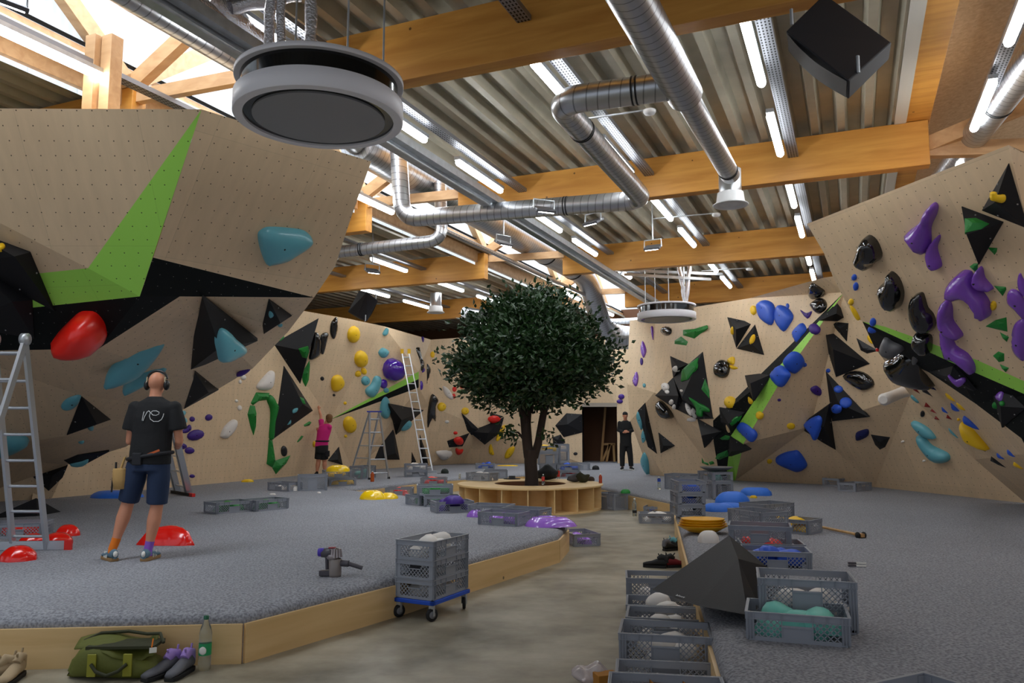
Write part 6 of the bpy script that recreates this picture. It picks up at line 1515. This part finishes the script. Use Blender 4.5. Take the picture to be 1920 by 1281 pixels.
g = MB(); g.tube([(-.075, 0, .18), (-.07, 0, .06)], [.017, .015], 10); g.box((-.085, 0, .03), (.10, .06, .045)); bevel(g.build('handle_battery', PV, r), .006)
g = MB(); g.tube([(.04, 0, .115), (.12, -.01, .11)], [.03, .028], 14); g.build('inlet', PV, r); g = MB(); g.tube([(.12, -.01, .11), (.24, -.02, .075)], [.02, .018], 12); g.build('nozzle', PV, r)
# wooden pole tool, scissors-like pair of tools
a = mat_(1536, 992)+Vector((0, 0, .03)); b = mat_(1606, 1007)+Vector((0, 0, .03)); r = empty('floor_brush', a); tag(r, 'long wooden pole with a wheeled head lying on the right mat', 'tool')
g = MB(); g.tube([Vector((0, 0, 0)), b-a], .017, 10); g.build('pole', TIMB, r); e = b-a; d = e.normalized(); sd = Vector((-d.y, d.x, 0))
g = MB(); g.bar(e, e+d*.12, .05, .04); g.build('head', TIMB, r)
for s_ in (-1, 1):
    g = MB(); g.lathe(e+d*.08+sd*s_*.04, [(0, -.012), (.035, -.012), (.04, 0), (.035, .012), (0, .012)], 16, M=Matrix((d, Vector((0, 0, 1)), sd)).transposed()); g.build('wheel', BKS, r)
for k, (x, y, l) in enumerate(((1590, 1058, 'upper of two small brushes lying on the right mat'), (1590, 1063, 'lower of two small brushes lying on the right mat'))):
    a = mat_(x, y); a.z += .012; dv = mat_(x+34, y+1); r = empty('brush', a); tag(r, l, 'brush'); e = dv-a; e.z = 0
    g = MB(); g.bar(Vector((0, 0, 0)), e*.45, .022, .015); g.build('handle', PV, r); g = MB(); g.bar(e*.45, e, .018, .012); g.build('bristle_head', WS, r)
# caps, hat, bag and clutter on planter bench / mats
def cap_(label, px, z0, s=1, m=BKS):
    c = at(px[0], px[1], z0); r = empty('cap', (c.x, c.y, z0)); tag(r, label, 'cap'); g = MB(); g.lathe((0, 0, 0), [(.10*s, 0), (.098*s, .06*s), (.07*s, .105*s), (0, .125*s)], 20); g.build('crown', m, r)
    g = MB(); g.prism([(-.07*s+.0, -.05*s), (-.17*s, -.07*s), (-.2*s, 0), (-.16*s, .06*s), (-.07*s, .06*s)], .0, .008); g.build('visor', m, r)
cap_('dark cap lying on the mat beside the extension ladder', (834, 888), MZ, 1.1, mat('dark_green_cap', sr(24, 34, 30), .8)); cap_('black cap lying on the mat in front of the dark doorway', (1117, 881), MZ, 1.1); cap_('brown cap on the right part of the planter bench', (1108, 902), .50, .8, mat('brown_cap', sr(60, 44, 34), .8))
c = at(960, 898.5, .50); g = MB(); g.lathe((0, 0, 0), [(.19, .0), (.19, .01), (.08, .015), (.075, .07), (0, .075)], 28); o = g.build('brimmed_hat', BKS); o.location = c; tag(o, 'black brimmed hat lying on the planter bench left of the trunk', 'hat')
def lump(name, label, cat, px, z0, dims, m, seed, sub=3):
    c = at(px[0], px[1], z0); rr = random.Random(seed); g = MB(); g.ico((0, 0, dims[2]/2), 1, (dims[0]/2, dims[1]/2, dims[2]/2), sub=sub); ph = [rr.uniform(0, 6) for _ in range(6)]
    g.v = [(x*(1+.15*math.sin(9*z/dims[2]+ph[0])+.12*math.sin(14*y/dims[1]+ph[1])), y*(1+.15*math.sin(11*x/dims[0]+ph[2])), max(0, z*(1+.18*math.sin(8*x/dims[0]+ph[3])+.1*math.sin(13*y/dims[1]+ph[4])))) for x, y, z in g.v]
    o = g.build(name, m); o.location = (c.x, c.y, z0); tag(o, label, cat); return o
lump('backpack', 'black backpack slumped on the planter bench right of the trunk', 'bag', (1026, 900), .50, (.5, .3, .28), BKS, 1)
lump('clothes_heap', 'grey crumpled clothes on the right of the planter bench', 'clothes', (1078, 904), .50, (.32, .22, .16), mat('grey_cloth', sr(80, 76, 78), .9), 2)
lump('glove_pair', 'black and yellow gloves on the right of the planter bench', 'gloves', (1093, 905), .50, (.26, .2, .19), mat('black_yellow_fabric', sr(46, 44, 24), .9), 3)
PLB = mat('clear_crumpled_plastic', sr(232, 222, 222), .15, trans=.55, bump=1, bscale=14)
lump('plastic_bag', 'crumpled clear plastic bag beside the nearest floor crate', 'bag', (1108, 1283), 0, (.22, .2, .12), PLB, 5, 4)
p_ = at(1124, 1262, .1); g = MB(); g.box((0, 0, .05), (.14, .1, .1), rz=.3); o = bevel(g.build('cardboard_box', CARD), .003); o.location = (p_.x+.04, p_.y, 0); tag(o, 'small brown cardboard box left of the nearest floor crate', 'box')
lump('plastic_bag', 'light blue plastic bag hanging at the corner of the blue crate stack', 'bag', (1262, 968), .0, (.14, .14, .34), mat('light_blue_film', sr(120, 170, 215), .3, trans=.2), 6)
for i, (x, l) in enumerate(((1200, 'left white cup against the far mat board'), (1207, 'middle white cup against the far mat board'), (1214, 'right pale green cup against the far mat board'))):
    c = at(x, 948, 0); g = MB(); g.lathe((0, 0, 0), [(.025, 0), (.035, .10), (.033, .10), (.02, .01)], 16); o = g.build('cup', WS); o.location = c; tag(o, l, 'cup')
# easel like timber trestle and clutter in the dark doorway
r = empty('timber_trestle', mat_(1140, 868)); tag(r, 'raw timber trestle leaning in the dark doorway', 'trestle'); o = r.location; o.y += 1.0
for a_, b_ in (((1127, 868), (1135, 762)), ((1129, 866), (1143, 833)), ((1137, 868), (1143, 833)), ((1152, 868), (1150, 833))):
    g = MB(); p0 = P(a_[0], a_[1], o.y); p1 = P(b_[0], b_[1], o.y); g.bar(p0-o, p1-o, .08, .08); g.build('timber', TIMB, r)
g = MB(); g.bar(P(1131, 833, o.y)-o, P(1153, 833, o.y)-o, .08, .08); g.build('cross_bar', TIMB, r)
# doorway recess
g = MB(); a = V['c2']; b = V['c4']; z = MZ+2.05; d = Vector((.3, 2.5, 0))
g.add([a, a+d, Vector((a.x, a.y, z))+d, Vector((a.x, a.y, z)), b, b+d, Vector((b.x, b.y, z))+d, Vector((b.x, b.y, z))], [(0, 1, 2, 3), (4, 7, 6, 5), (1, 5, 6, 2), (3, 2, 6, 7)]); struct(g.build('door_1', mat('dark_brown_doorway', sr(40, 26, 18), .8)))
g = MB(); g.box((a+b)/2+Vector((0, -.03, 2.1)), ((b-a).length, .05, .14)); struct(g.build('trim_7', SHELL))
